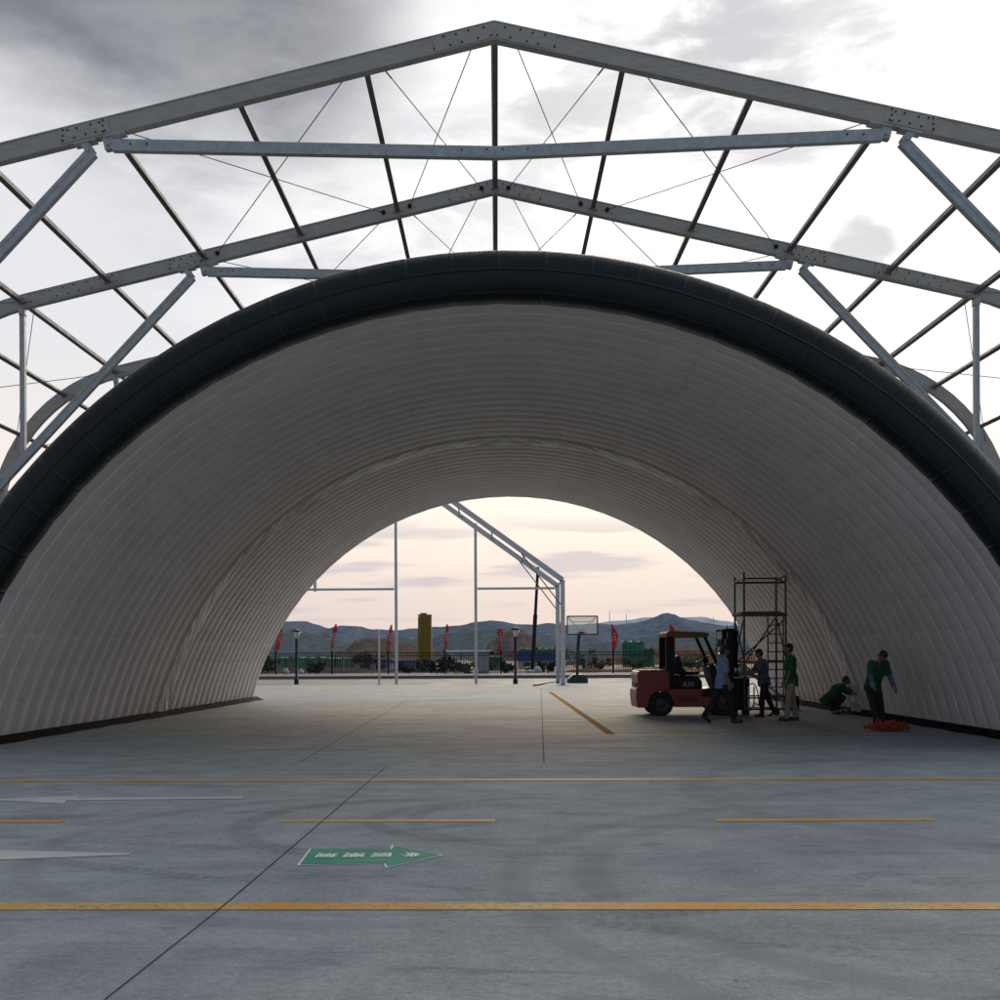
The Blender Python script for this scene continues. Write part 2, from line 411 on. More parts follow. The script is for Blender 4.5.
# ------------------------------------------------------------------ hills
def ridge(name, pts, D, depth, colr, seed, amp, rough_c):
    rnd = random.Random(seed)
    ph = [(rnd.uniform(0, 6.28), rnd.uniform(.6, 1.4)) for _ in range(14)]
    x0, x1 = pts[0][0], pts[-1][0]
    n = 260; rows = 22
    def hgt(px):
        for (a, ya), (b2, yb) in zip(pts, pts[1:]):
            if a <= px <= b2:
                t = (px - a) / (b2 - a); t = t * t * (3 - 2 * t)
                return ya + (yb - ya) * t
        return pts[-1][1]
    def nz(x, y):
        return sum(sin(x * f * (2 + i * 1.7) / D * 6 + p + y * (1 + i) * .9 / depth * 4) / (1 + i * .55) for i, (p, f) in enumerate(ph))
    def fn(i, j):
        px = x0 + (x1 - x0) * i / (n - 1)
        P = at(px, hgt(px), D)
        t = j / (rows - 1) * 2 - 1                     # -1 front foot, 0 crest, 1 back foot
        k = 1 - abs(t) ** 1.25
        sp = sum(abs(sin(px * (.055 + .028 * q) + ph[q][0])) for q in range(4)) / 4
        k2 = k ** (1.0 + .55 * (sp - .5)) if k > 0 else 0
        z = P.z * k2 + amp * nz(P.x, t * depth) * (k2 * (1 - .6 * k2))
        z += amp * .22 * rnd.uniform(-1, 1) * max(0, 1 - abs(t) * 9)
        return V((P.x * (1 + .25 * t * depth / D), D + t * depth, z - .5))
    mb = MB(); mb.grid(fn, n, rows)
    m, nt2, b = new_mat(name + '_material')
    Pc = nt2.node('ShaderNodeTexCoord').outputs['Object']
    n1 = nt2.noise(Pc, 28.0 / D, 6, .6); n2 = nt2.noise(Pc, 110.0 / D, 8, .75)
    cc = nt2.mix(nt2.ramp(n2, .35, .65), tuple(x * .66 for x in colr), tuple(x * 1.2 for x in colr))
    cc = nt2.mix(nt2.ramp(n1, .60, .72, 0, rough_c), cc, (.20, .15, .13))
    nt2.put(b.inputs['Base Color'], cc); b.inputs['Roughness'].default_value = 1; b.inputs['Specular IOR Level'].default_value = 0
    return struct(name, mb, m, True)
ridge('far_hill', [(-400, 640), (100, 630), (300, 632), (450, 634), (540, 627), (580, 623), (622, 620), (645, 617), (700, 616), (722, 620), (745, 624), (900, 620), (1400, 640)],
      2400, 500, (.34, .40, .50), 3, 4, 0)  # blue-grey of far, mid and near hills has distance haze painted in
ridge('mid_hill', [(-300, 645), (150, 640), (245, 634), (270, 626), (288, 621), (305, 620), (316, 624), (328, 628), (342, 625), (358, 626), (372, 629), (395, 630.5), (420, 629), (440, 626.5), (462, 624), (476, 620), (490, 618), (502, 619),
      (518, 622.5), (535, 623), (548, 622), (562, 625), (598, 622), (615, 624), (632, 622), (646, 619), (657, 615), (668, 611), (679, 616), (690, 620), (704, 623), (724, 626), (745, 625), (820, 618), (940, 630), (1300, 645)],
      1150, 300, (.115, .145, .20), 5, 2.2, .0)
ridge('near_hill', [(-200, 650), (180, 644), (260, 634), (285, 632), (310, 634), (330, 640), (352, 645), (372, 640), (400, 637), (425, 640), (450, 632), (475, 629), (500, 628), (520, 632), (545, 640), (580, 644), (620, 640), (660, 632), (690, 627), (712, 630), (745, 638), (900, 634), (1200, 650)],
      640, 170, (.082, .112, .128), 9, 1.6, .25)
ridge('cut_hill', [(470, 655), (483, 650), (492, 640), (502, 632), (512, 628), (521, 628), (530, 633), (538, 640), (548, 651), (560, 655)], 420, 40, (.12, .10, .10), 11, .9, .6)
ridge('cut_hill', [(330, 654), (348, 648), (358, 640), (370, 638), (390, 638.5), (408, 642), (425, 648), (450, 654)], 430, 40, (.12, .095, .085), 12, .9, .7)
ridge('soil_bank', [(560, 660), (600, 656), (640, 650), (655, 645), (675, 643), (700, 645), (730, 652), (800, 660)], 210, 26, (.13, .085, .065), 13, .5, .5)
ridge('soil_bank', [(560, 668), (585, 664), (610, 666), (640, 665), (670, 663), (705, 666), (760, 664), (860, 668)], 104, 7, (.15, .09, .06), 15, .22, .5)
ridge('soil_bank', [(150, 668), (250, 665), (285, 662), (300, 665), (345, 664), (380, 667), (420, 665), (470, 667)], 112, 8, (.075, .066, .06), 16, .25, .3)

# ------------------------------------------------------------------ hangar frame
HF = empty('hangar_frame', (0, 0, 0)); tag(HF, 'bare grey metal frame of a pitched hall with purlins and cables over the tunnel', 'building frame')
SL, RZ = .232, 11.08; TH = math.atan(SL)
RW, RH = .13, .285
FY = [15.19, 20.19, 25.19, 30.19, 35.19]
XA, RC = 9.6, 4.2
def rz(x): return RZ - SL * abs(x)
def arc_pt(t):                               # eave bend, top line; t = slope angle
    return XA + RC * (sin(t) - sin(TH)), rz(XA) - RC * (cos(TH) - cos(t))
def top_at(s):                               # position along bend or straight for purlins -> x, z, slope
    return s
def rafter_mb(sg):
    mb = MB(); pts = [(0, RZ, None)]
    outline_top = [(0.0, RZ)]; outline_bot = [(0.0, RZ - RH / cos(TH))]
    outline_top.append((XA, rz(XA))); outline_bot.append((XA - RH * sin(TH), rz(XA) - RH * cos(TH)))
    for i in range(1, 15):
        t = TH + (pi / 2 - TH) * i / 14; x, z = arc_pt(t)
        outline_top.append((x, z)); outline_bot.append((x - RH * sin(t), z - RH * cos(t)))
    n = len(outline_top)
    def ring(i):
        (a, b2), (c2, d2) = outline_top[i], outline_bot[i]
        return [V((sg * a, -RW / 2, b2)), V((sg * a, RW / 2, b2)), V((sg * c2, RW / 2, d2)), V((sg * c2, -RW / 2, d2))]
    vs = [[mb.bm.verts.new(p) for p in ring(i)] for i in range(n)]
    for i in range(n - 1):
        for k in range(4): mb.bm.faces.new((vs[i][k], vs[i][(k + 1) % 4], vs[i + 1][(k + 1) % 4], vs[i + 1][k]))
    mb.bm.faces.new(vs[0]); mb.bm.faces.new(vs[-1][::-1])
    # extrusion lips along top and bottom of the profile
    for off in (-.006,):
        for zz in (RH * .96, RH * .04):
            a = V((sg * .02, -RW / 2 + off, RZ - .01 - zz / cos(TH) + 0)); b2 = V((sg * (XA - .1), -RW / 2 + off, rz(XA - .1) - .01 - zz / cos(TH)))
            mb.bar(a, b2, .012, .014)
    return mb
bx, bz = arc_pt(pi / 2)
bolt_me = None
def bolt(parent, x, y, z):
    global bolt_me
    if bolt_me is None:
        o = MB().tube((0, 0, 0), (0, -.012, 0), .0145, seg=8).build('bolt', BOLT, parent); bolt_me = o.data
    else:
        o = bpy.data.objects.new('bolt', bolt_me); col.objects.link(o); o.parent = parent
    o.location = (x, y, z)
AX, AZ = 6.246, 9.134          # knee-brace lug
BX, BZ = 5.833, 9.285          # tie lug
def brace_z(x): return AZ - .05 - (abs(x) - AX) * 1.06
rafter_me = {}
for fi, Y in enumerate(FY):
    yf = Y - RW / 2
    for sg in (-1, 1):
        if sg not in rafter_me:
            ro = rafter_mb(sg).build('rafter', ALU, HF); rafter_me[sg] = ro.data
        else:
            ro = bpy.data.objects.new('rafter', rafter_me[sg]); col.objects.link(ro); ro.parent = HF
        ro.location = (0, Y, 0)
        MB().box((sg * (bx - RH / 2), Y, bz / 2 - .05), (RH, RW, bz - .1)).build('column', ALU, HF)
        MB().box((sg * (bx - RH / 2), Y, .012), (.5, .4, .024)).build('base_plate', GALV, HF)
        # splices on the rafter face
        if fi < 3:
            for xc, wd in ((.475, .9), (AX + .0, .75), (8.35, 1.5)):
                p = V((sg * (xc - wd / 2), yf - .0065, rz(xc - wd / 2) - RH * .52)); q = V((sg * (xc + wd / 2), yf - .0065, rz(xc + wd / 2) - RH * .52))
                pl = MB().bar(p, q, RH * .80, .007, (0, 1, 0)).build('splice_plate', ALU, HF)
                rr = random.Random(int(xc * 10))
                nb = 9 if wd < 1 else 12
                for i in range(nb):
                    xx = xc + wd * (-.46 + .92 * i / (nb - 1)) + rr.uniform(-.03, .03); zz = rz(xx) - RH * (.26 if i % 2 else .76) + rr.uniform(-.01, .01)
                    bolt(pl, sg * xx, yf - .010, zz)
                if xc == AX:
                    for k in (.2, .5, .8): bolt(pl, sg * (xc - wd * .38), yf - .010, rz(xc - wd * .38) - RH * k); bolt(pl, sg * (xc + wd * .44), yf - .010, rz(xc + wd * .44) - RH * k)
        # knee brace, hanger
        kb = MB().bar((sg * (AX - .10), Y, AZ - .05 + .106), (sg * (bx - .2), Y, brace_z(bx - .2)), .165, .10, (0, 1, 0)).bar((sg * (AX + .02), Y - .052, AZ - .10 + .06), (sg * (bx - .25), Y - .052, brace_z(bx - .25) + .07), .010, .012, (0, 1, 0)).build('knee_brace', GALV, HF)
        MB().box((sg * (AX - .03), Y, AZ + .12), (.13, .125, .24), Matrix.Rotation(sg * (TH + .45), 3, 'Y'), .03).box((sg * AX, Y, rz(AX) - RH * 1.03 - .012), (.34, .16, .02), Matrix.Rotation(sg * TH, 3, 'Y')).tube((sg * (AX - .05), Y - .09, AZ + .07), (sg * (AX - .05), Y + .09, AZ + .07), .03).build('brace_lug', GALV, kb)
        hx = 9.62
        hg = MB().box((sg * hx, Y, (rz(hx) - RH + brace_z(hx)) / 2), (.10, .09, rz(hx) - RH - brace_z(hx))).build('hanger', GALV, HF)
        MB().box((sg * hx, Y, rz(hx) - RH - .06), (.13, .14, .16), None, .03).build('hanger_lug', GALV, hg)
        MB().bar((sg * (hx - .25), Y - .057, brace_z(hx - .25)), (sg * (hx + .35), Y - .057, brace_z(hx + .35)), .15, .008, (0, 1, 0)).build('gusset_plate', GALV, hg)
        # half of the tie
        tb = MB().bar((sg * BX, Y, BZ), (sg * .002, Y, 9.095), .175, .10, (0, 1, 0)).build('tie_beam', GALV, HF)
        MB().box((sg * (BX + .06), Y, BZ + .05), (.16, .115, .24), Matrix.Rotation(sg * TH, 3, 'Y'), .02).box((sg * (BX - .04), Y, rz(BX - .04) - RH * 1.03 - .012), (.34, .16, .02), Matrix.Rotation(sg * TH, 3, 'Y')).tube((sg * (BX + .06), Y - .09, BZ), (sg * (BX + .06), Y + .09, BZ), .03).build('tie_lug', GALV, tb)
        if fi < 3:
            for xx in (.12, .5): bolt(tb, sg * xx, Y - .052, 9.13)
            for xx in (5.3, 5.55): bolt(tb, sg * xx, Y - .052, BZ)
            MB().box((sg * .28, Y - .053, 9.105), (.54, .008, .14)).build('splice_plate', GALV, tb)
# purlins
PS = []
for x in (0, 1.97, 3.93, 5.88, 7.84, 9.6): PS += [(x, rz(x) - RH * .55, TH)] if x == 0 else [(x, rz(x) - RH * .55, TH), (-x, rz(x) - RH * .55, TH)]
for t in (R(34), R(55), R(76)):
    x, z = arc_pt(t); x -= RH * .5 * sin(t); z -= RH * .5 * cos(t); PS += [(x, z, t), (-x, z, t)]
for z in (2.6,): PS += [(bx - RH / 2, z, pi / 2), (-bx + RH / 2, z, pi / 2)]
for fi in range(len(FY) - 1):
    for (x, z, t) in PS:
        pu = MB().box((0, 0, 0), (.088, FY[fi + 1] - FY[fi] - RW - .01, .10), Matrix.Rotation((1 if x > 0 else -1) * t, 3, 'Y')).build('purlin', STEEL_DARK, HF)
        pu.location = (x, (FY[fi] + FY[fi + 1]) / 2, z)
        if fi < 2:      # cleats on the front face of the next frame
            k = MB().box((0, 0, 0), (.20, .014, .07), Matrix.Rotation((1 if x > 0 else -1) * t, 3, 'Y')).box((.0, -.03, .01), (.05, .05, .14)).build('cleat', GALV, pu)
            k.location = (0, (FY[fi + 1] - FY[fi]) / 2 - RW / 2 - .016, 0)
# bracing cables
def on_r(f, x): return V((x, FY[f] + (RW / 2 + .012 if f == 0 else 0), rz(x) - RH * .6))
def cable(f, xa, xb):
    a = V((xa, FY[f] + RW / 2, rz(xa) - RH * .7)); b2 = V((xb, FY[f + 1] - RW / 2, rz(xb) - RH * .5))
    cb = MB().tube(a, b2, .0085, seg=6).build('brace_cable', CABLE, HF)
    dd = (b2 - a).normalized()
    if abs(abs(xa) - 1.72) < .01: MB().tube(a + dd * .12, a + dd * .38, .014, seg=8).build('turnbuckle', CABLE, cb)
    MB().tube(b2 + V((0, -.03, 0)), b2, .045, seg=10).ball(b2 + V((0, -.05, .0)), (.026, .03, .026), 1).build('eye_bolt', BOLT, cb)
for f in range(3):
    for sg in (-1, 1):
        cable(f, sg * .32, sg * 1.72); cable(f, sg * 1.72, sg * .27); cable(f, sg * 2.25, sg * 5.62); cable(f, sg * 5.72, sg * 2.25)
        x1, z1 = arc_pt(R(60)); y0, y1 = FY[f] + RW / 2, FY[f + 1] - RW / 2
        for (a, b2) in (((sg * 9.4, rz(9.4) - .2), (sg * (x1 - .1), z1 - .1)), ((sg * (x1 - .1), z1 - .1), (sg * 9.4, rz(9.4) - .2))):
            MB().tube((a[0], y0, a[1]), (b2[0], y1, b2[1]), .0085, seg=6).build('brace_cable', CABLE, HF)

# ------------------------------------------------------------------ inflatable tunnel
TR, TC, TX, TK = 9.137, -2.187, .128, .018
YN, YM, YE = 15.524 - 20, 25.295 - 20, 34.337 - 20
T = empty('inflatable_tunnel', (TX, 20, 0), -TK)
tag(T, 'huge ribbed inflatable tunnel, white inside, with dark rounded front rim', 'inflatable tunnel')
PH0 = acos(-TC / TR) - .006
NP = 36; NSUB = 4; NA = NP * NSUB
def chord(phi):
    w2 = 2 * PH0 / NP; q = (phi + PH0) / w2; fr = (q - math.floor(q) - .5) * w2
    k = cos(w2 / 2) / cos(fr); return 1 - 1.25 * (1 - k)
def prof(phi, r, y): 
    r = r * chord(phi)
    return V((r * sin(phi), y, TC + r * cos(phi)))
def fabric():
    m, nt, b = new_mat('white_fabric')
    uv = nt.node('ShaderNodeUVMap').outputs[0]; u, v, _ = nt.sep(uv)
    P = nt.node('ShaderNodeTexCoord').outputs['Object']
    n1 = nt.noise(P, .8, 5, .6); n2 = nt.noise(P, 14, 4, .65)
    c = nt.mix(nt.ramp(nt.m('ADD', nt.m('MULTIPLY', n1, .6), nt.m('MULTIPLY', n2, .4)), .35, .65), (.62, .58, .575), (.735, .695, .69))
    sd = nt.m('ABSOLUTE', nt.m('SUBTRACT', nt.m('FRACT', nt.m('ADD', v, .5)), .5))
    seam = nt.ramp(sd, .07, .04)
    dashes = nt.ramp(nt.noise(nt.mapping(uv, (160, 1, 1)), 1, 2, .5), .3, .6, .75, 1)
    c = nt.mix(nt.m('MULTIPLY', seam, dashes), c, (.98, .87, .75))  # seam tan lightened in colour to suggest daylight glowing through the stitching
    # welded panel joints running the length, and the dotted seam at chest height
    pw = 2 * PH0 / NP
    pj = nt.m('ABSOLUTE', nt.m('SUBTRACT', nt.m('FRACT', nt.m('ADD', nt.m('DIVIDE', u, pw), .5)), .5))
    c = nt.mix(nt.m('MULTIPLY', nt.ramp(pj, .03, .01), nt.ramp(n2, .42, .6, .0, .13)), c, (.40, .385, .37))
    phs = acos((1.85 - TC) / TR)
    sdm = nt.m('ABSOLUTE', nt.m('SUBTRACT', nt.m('ABSOLUTE', u), phs))
    dot = nt.m('MULTIPLY', nt.ramp(sdm, .0035, .0015), nt.ramp(nt.noise(nt.mapping(uv, (1, 2.4, 1)), 1.3, 2, .5), .55, .62, .12, 1))
    c = nt.mix(dot, c, (.85, .84, .80))
    cr = nt.ramp(nt.m('ABSOLUTE', u), .004, .0015)
    c = nt.mix(nt.m('MULTIPLY', cr, .35), c, (.75, .70, .62))
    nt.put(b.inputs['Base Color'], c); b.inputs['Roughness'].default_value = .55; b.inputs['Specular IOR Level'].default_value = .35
    wr = nt.noise(nt.mapping(uv, (38, 2.0, 1)), 1, 4, .6)          # puckers across the ribs
    pk = nt.m('MULTIPLY', wr, nt.ramp(sd, .30, .02))
    pz = nt.m('MULTIPLY', nt.ramp(pj, .07, .0), nt.noise(nt.mapping(uv, (1, 46, 1)), 1, 2, .5))
    nt.put(b.inputs['Normal'], nt.bump(nt.m('ADD', nt.m('ADD', pk, nt.m('MULTIPLY', pz, .35)), nt.m('MULTIPLY', n2, .25)), .7, .04))
    return m
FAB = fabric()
def rib_section(y0, y1, nr, name):
    us = (0, .03, .065, .10, .15, .22, .31, .40, .5, .6, .69, .78, .85, .90, .935, .97)
    hs_ = (.62, .55, .06, .26, .52, .73, .90, .98, 1.0, .98, .90, .73, .52, .26, .06, .55)
    nb = len(us); L = nr * nb
    def fn(i, j):
        phi = -PH0 + 2 * PH0 * i / NA
        k, q = divmod(j, nb)
        return prof(phi, TR + .062 - .105 * hs_[q], y0 + (y1 - y0) * (k + us[q]) / nr)
    mb = MB(); mb.grid(fn, NA + 1, L + 1, uv=lambda i, j: (-PH0 + 2 * PH0 * i / NA, j // nb + us[j % nb] if True else 0))
    o = mb.build(name, FAB, T, True); return o
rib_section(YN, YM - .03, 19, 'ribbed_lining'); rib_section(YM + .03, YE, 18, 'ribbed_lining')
DKG = paint('dark_green_fabric', (.012, .018, .021), .42, 0, .35, 1.5, .15, .55)
def rim_mat():
    m, nt, b = new_mat('rim_fabric')
    uv = nt.node('ShaderNodeUVMap').outputs[0]; u, v, _ = nt.sep(uv)
    P = nt.node('ShaderNodeTexCoord').outputs['Object']
    n1 = nt.noise(P, 1.2, 5, .6); n2 = nt.noise(P, 25, 4, .6)
    pw = 2 * PH0 / NP
    pj = nt.m('ABSOLUTE', nt.m('SUBTRACT', nt.m('FRACT', nt.m('ADD', nt.m('DIVIDE', u, pw), .5)), .5))
    c = nt.mix(nt.ramp(n1, .3, .7), (.0025, .0062, .0068), (.005, .0105, .011))
    c = nt.mix(nt.ramp(pj, .02, .01, 0, .35), c, (.012, .018, .018))
    nt.put(b.inputs['Base Color'], c); nt.put(b.inputs['Roughness'], nt.ramp(n2, .3, .7, .36, .5))
    b.inputs['Specular IOR Level'].default_value = .36
    wr = nt.noise(nt.mapping(uv, (110, .9, 1)), 1, 3, .6)
    band = nt.m('ABSOLUTE', nt.m('SUBTRACT', nt.m('FRACT', nt.m('MULTIPLY', v, 7)), .5))
    h = nt.m('ADD', nt.m('MULTIPLY', wr, .5), nt.m('ADD', nt.m('MULTIPLY', nt.ramp(pj, .06, 0), .35), nt.m('MULTIPLY', nt.ramp(band, .06, .0), .5)))
    nt.put(b.inputs['Normal'], nt.bump(nt.m('ADD', h, nt.m('MULTIPLY', n1, .6)), .8, .05))
    return m
RIM = rim_mat()
NV = 28
def rim(i, j):
    phi = -PH0 + 2 * PH0 * i / NA; a = 2 * pi * j / NV
    q = (phi + PH0) / (2 * PH0 / NP); fr = abs(q - round(q)) * 2 * PH0 / NP
    pin = 1 - .014 * math.exp(-(fr / .012) ** 2)
    pin *= 1 + .003 * sin(31 * phi + 2 * a) + .002 * sin(73 * phi + a)
    ca, sa = cos(a), sin(a)
    rr = TR + .345 + .385 * pin * math.copysign(abs(sa) ** .82, sa); yy = YN - .12 + .34 * pin * math.copysign(abs(ca) ** .82, ca)
    return prof(phi, rr, yy)
MB().grid(rim, NA + 1, NV, uv=lambda i, j: (-PH0 + 2 * PH0 * i / NA, j / NV), wrap=True).build('rim_tube', RIM, T, True)
def outer(i, j):
    phi = -PH0 + 2 * PH0 * i / NA; fr = (j % 8) / 8
    return prof(phi, TR + .60 + .07 * sqrt(max(0, 1 - (2 * fr - 1) ** 2)), YN + (YE - YN) * j / (8 * 38))
MB().grid(outer, NA + 1, 8 * 38 + 1).build('outer_skin', DKG, T, True)
MB().grid(lambda i, j: prof(-PH0 + 2 * PH0 * i / NA, TR + .06 + .54 * j, YE + .002), NA + 1, 2).build('end_wall', DKG, T)
# wrinkled flap over the joint between the two halves
def flapmat():
    m, nt, b = new_mat('flap_fabric')
    uv = nt.node('ShaderNodeUVMap').outputs[0]
    cmb = nt.node('ShaderNodeCombineXYZ'); us_, vs_, _ = nt.sep(uv)
    nt.put(cmb.inputs[0], nt.m('MULTIPLY', nt.m('ABSOLUTE', us_), 9.1)); nt.put(cmb.inputs[1], nt.m('MULTIPLY', vs_, .82))
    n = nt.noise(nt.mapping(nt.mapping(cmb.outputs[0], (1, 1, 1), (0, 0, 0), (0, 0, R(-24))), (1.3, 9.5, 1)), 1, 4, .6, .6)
    nt.put(b.inputs['Base Color'], nt.mix(nt.ramp(n, .36, .60), (.50, .475, .455), (.94, .91, .88)))  # dark hollows, pale ridges: fold shading painted into the colour
    b.inputs['Roughness'].default_value = .5
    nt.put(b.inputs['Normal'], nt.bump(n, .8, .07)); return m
rnd = random.Random(4); NF = 900; NW = 18
wr = [(rnd.uniform(14, 42), rnd.uniform(0, 6.28), R(rnd.uniform(17, 31))) for _ in range(14)]
def flap(i, j):
    phi = -PH0 + 2 * PH0 * i / NF; v = j / NW; e = (v - .5) * 2
    sgp = 1 if phi > 0 else -1
    h = .045 * (1 - e * e) + (1 - e ** 6) * sum(sin(f * (v * .82 * cos(s_) - abs(phi) * 9.1 * sin(s_)) + p) for f, p, s_ in wr) * .005 * (1 + .6 * sin(phi * 9 + 1))
    wd = .82 + .07 * sin(phi * 17 + 1) + .03 * sin(phi * 41)
    return prof(phi, TR - .045 - max(h, -.01), YM - .40 + v * wd)
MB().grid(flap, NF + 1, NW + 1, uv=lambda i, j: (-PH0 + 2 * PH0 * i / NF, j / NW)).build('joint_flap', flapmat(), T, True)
# black anchoring skirt along both feet
SKIRT = paint('black_skirt', (.005, .005, .006), .9, 0, .4, 6, .3, .08)
hw = sqrt(TR * TR - TC * TC)
for sg in (-1, 1):
    def sk(i, j):
        y = YN - .3 + (YE - YN + .4) * i / 90; a = j / 6
        rr2 = random.Random(i * 3 + sg); wob = .03 * sin(i * .8) + rr2.uniform(-.015, .015)
        prof_ = [(-.02, .11), (.05, .10), (.09, .08), (.14, .05), (.19, .028), (.25, .012), (.30, .002)]
        ox, oz = prof_[j]
        return V((sg * (hw - .10 - ox - (wob if j > 2 else 0)), y, oz + (.01 * sin(i * 1.7) if 0 < j < 5 else 0)))
    MB().grid(sk, 91, 7).build('ground_skirt', SKIRT, T, True)

# ------------------------------------------------------------------ far tent frame
TF = empty('tent_frame', (0, 0, 0)); tag(TF, 'pale steep-pitched tent frame with posts standing beyond the tunnel', 'tent frame')
for Y in (51.0, 55.2):
    xe, ze, xr = 3.35, 5.35, -5.4; zr = ze + (xe - xr) * .725
    for sg in (1, -1):
        xo = xe if sg > 0 else 2 * xr - xe
        MB().bar((xo, Y, ze), (xr, Y, zr), .26, .16, (0, 1, 0)).build('rafter', WHITE_ST, TF)
        MB().box((xo, Y, ze / 2 - .02), (.22, .16, ze + .04)).build('column', WHITE_ST, TF)
        MB().box((xo, Y, .015), (.6, .45, .03)).build('base_plate', BLACK, TF)
        MB().tube((xo - sg * 2.1, Y, ze + 2.1 * .725 - .15), (xo - sg * .1, Y, ze - 1.25), .03).build('knee_brace', CABLE, TF)
for sx_ in (3.35, 1.43, -.25, -1.98, -5.4, -8.8, -10.5, -12.2, -14.1):
    z = 5.35 + (8.75 - abs(sx_ + 5.4)) * .725
    MB().bar((sx_, 51.09, z), (sx_, 55.1, z), .07, .1).build('purlin', GALV, TF)
for px in (-1.13, -5.4):
    MB().box((px, 53.5, (5.35 + (8.75 - abs(px + 5.4)) * .725) / 2), (.15, .12, 5.35 + (8.75 - abs(px + 5.4)) * .725)).box((px, 53.5, .01), (.35, .35, .02)).build('gable_post', WHITE_ST, TF)
MB().box((-9.75, 53.5, 7.1), (.15, .12, 4.2)).build('gable_post', WHITE_ST, TF)
MB().bar((-14.1, 53.5, 5.1), (-5.5, 53.5, 5.1), .1, .12).build('gable_rail', WHITE_ST, TF)
MB().bar((-1.04, 53.5, 5.1), (3.24, 53.5, 5.1), .1, .12).build('gable_rail', WHITE_ST, TF)
o = MB().bar(gr(534, 686), gr(556, 682), .12, .07).build('steel_offcut', BLACK); tag(o, 'dark steel bar lying on concrete beside the tent frame foot', 'steel bar')
o.location.z = .05

# ------------------------------------------------------------------ thin posts, lamps, hoop, fence, flags
def lamp(px, py, top, label):
    b = gr(px, py); Hh = at(px, top, b.y).z
    e = empty('street_lamp', b); tag(e, label, 'street lamp')
    MB().lathe([(.13, 0), (.13, .25), (.075, .3), (.06, Hh - .55), (.09, Hh - .5)], seg=12).build('pole', BLACK, e, True)
    MB().lathe([(.09, Hh - .5), (.13, Hh - .42), (.23, Hh - .12), (.21, Hh - .12), (.08, Hh - .44)], seg=14).build('glass_bowl', paint('lamp_glass', (.55, .56, .55), .2, 0, .1), e, True)
    MB().lathe([(.27, Hh - .11), (.25, Hh - .05), (.08, Hh), (0.001, Hh + .03)], seg=14).build('cap', BLACK, e, True)
    for k in range(4):
        a = k * pi / 2 + .5; MB().bar((.1 * cos(a), .1 * sin(a), Hh - .5), (.245 * cos(a), .245 * sin(a), Hh - .1), .02, .02).build('cage_bar', BLACK, e)
lamp(296.5, 684.5, 629.5, 'black garden lamp post at the kerb on the left, by the tunnel mouth')
lamp(515.5, 684.0, 627.5, 'black garden lamp post at the kerb between tent frame posts, right of the shed')
b = gr(379.3, 684.5)
e = empty('marker_pole', b); tag(e, 'thin short pale pole just left of a tall tent frame post', 'pole')
MB().lathe([(.09, 0), (.09, .06), (.05, .07), (.05, at(379.3, 630, b.y).z), (.001, at(379.3, 630, b.y).z + .05)], seg=10).build('shaft', WHITE_ST, e)
MB().box((0, 0, .015), (.3, .3, .03)).build('base_plate', GALV, e)

hb = gr(578, 683.6)
HP = empty('basketball_hoop', hb); tag(HP, 'basketball hoop with clear backboard on dark green wheeled base', 'basketball hoop')
k = hb.y / 1000
def hq(px, py): return V(((px - 578) * k, 0, (683.6 - py) * k))
GRN = paint('hoop_green', (.015, .035, .032), .5)
MB().prism([hq(568, 683.4) , hq(588, 683.4), hq(588, 679), hq(583, 674.5), hq(574, 674.5), hq(568.5, 679)], (0, 1.4, 0)).build('base', GRN, HP)
MB().bar(hq(578, 675) + V((0, .5, 0)), hq(578.7, 648) + V((0, .5, 0)), .15, .15).bar(hq(578.7, 648) + V((0, .5, 0)), hq(579.5, 633) + V((0, .12, 0)), .15, .15).build('post', GRN, HP)
bp = [hq(567.5, 634.5), hq(597.8, 634.5), hq(597.8, 616.3), hq(567.5, 616.3)]
fr_ = MB()
for a, b2 in zip(bp, bp[1:] + bp[:1]): fr_.bar(a, b2, .07, .06)
fr_.bar(hq(568.5, 617) + V((0, .06, 0)), hq(580, 631) + V((0, .06, 0)), .04, .04); fr_.bar(hq(596.5, 617) + V((0, .06, 0)), hq(582, 631) + V((0, .06, 0)), .04, .04)
BB = fr_.build('backboard_frame', GRN, HP)
gm, gnt, gb = new_mat('backboard_glass'); gb.inputs['Base Color'].default_value = (.75, .82, .82, 1); gb.inputs['Roughness'].default_value = .15; gb.inputs['Alpha'].default_value = .38
MB().box((bp[0] + bp[2]) / 2, (29.5 * k, .02, 17.4 * k)).build('pane', gm, BB)
lw = MB()
for yy in (622, 627.2): lw.box(hq(582.6, yy) + V((0, -.016, 0)), (23 * k, .008, .05))
lw.build('markings', GWHITE, BB)
RED = paint('hoop_red', (.35, .03, .03), .5)
rg = MB()
for i in range(16):
    a, b2 = 2 * pi * i / 16, 2 * pi * (i + 1) / 16; cc = hq(581.5, 632.3) + V((0, -.35, 0))
    rg.tube(cc + V((.23 * cos(a), .23 * sin(a), 0)), cc + V((.23 * cos(b2), .23 * sin(b2), 0)), .022, seg=6)
rg.box(hq(581.5, 632.3) + V((0, -.06, -.02)), (.25, .12, .10)).build('rim', RED, HP)

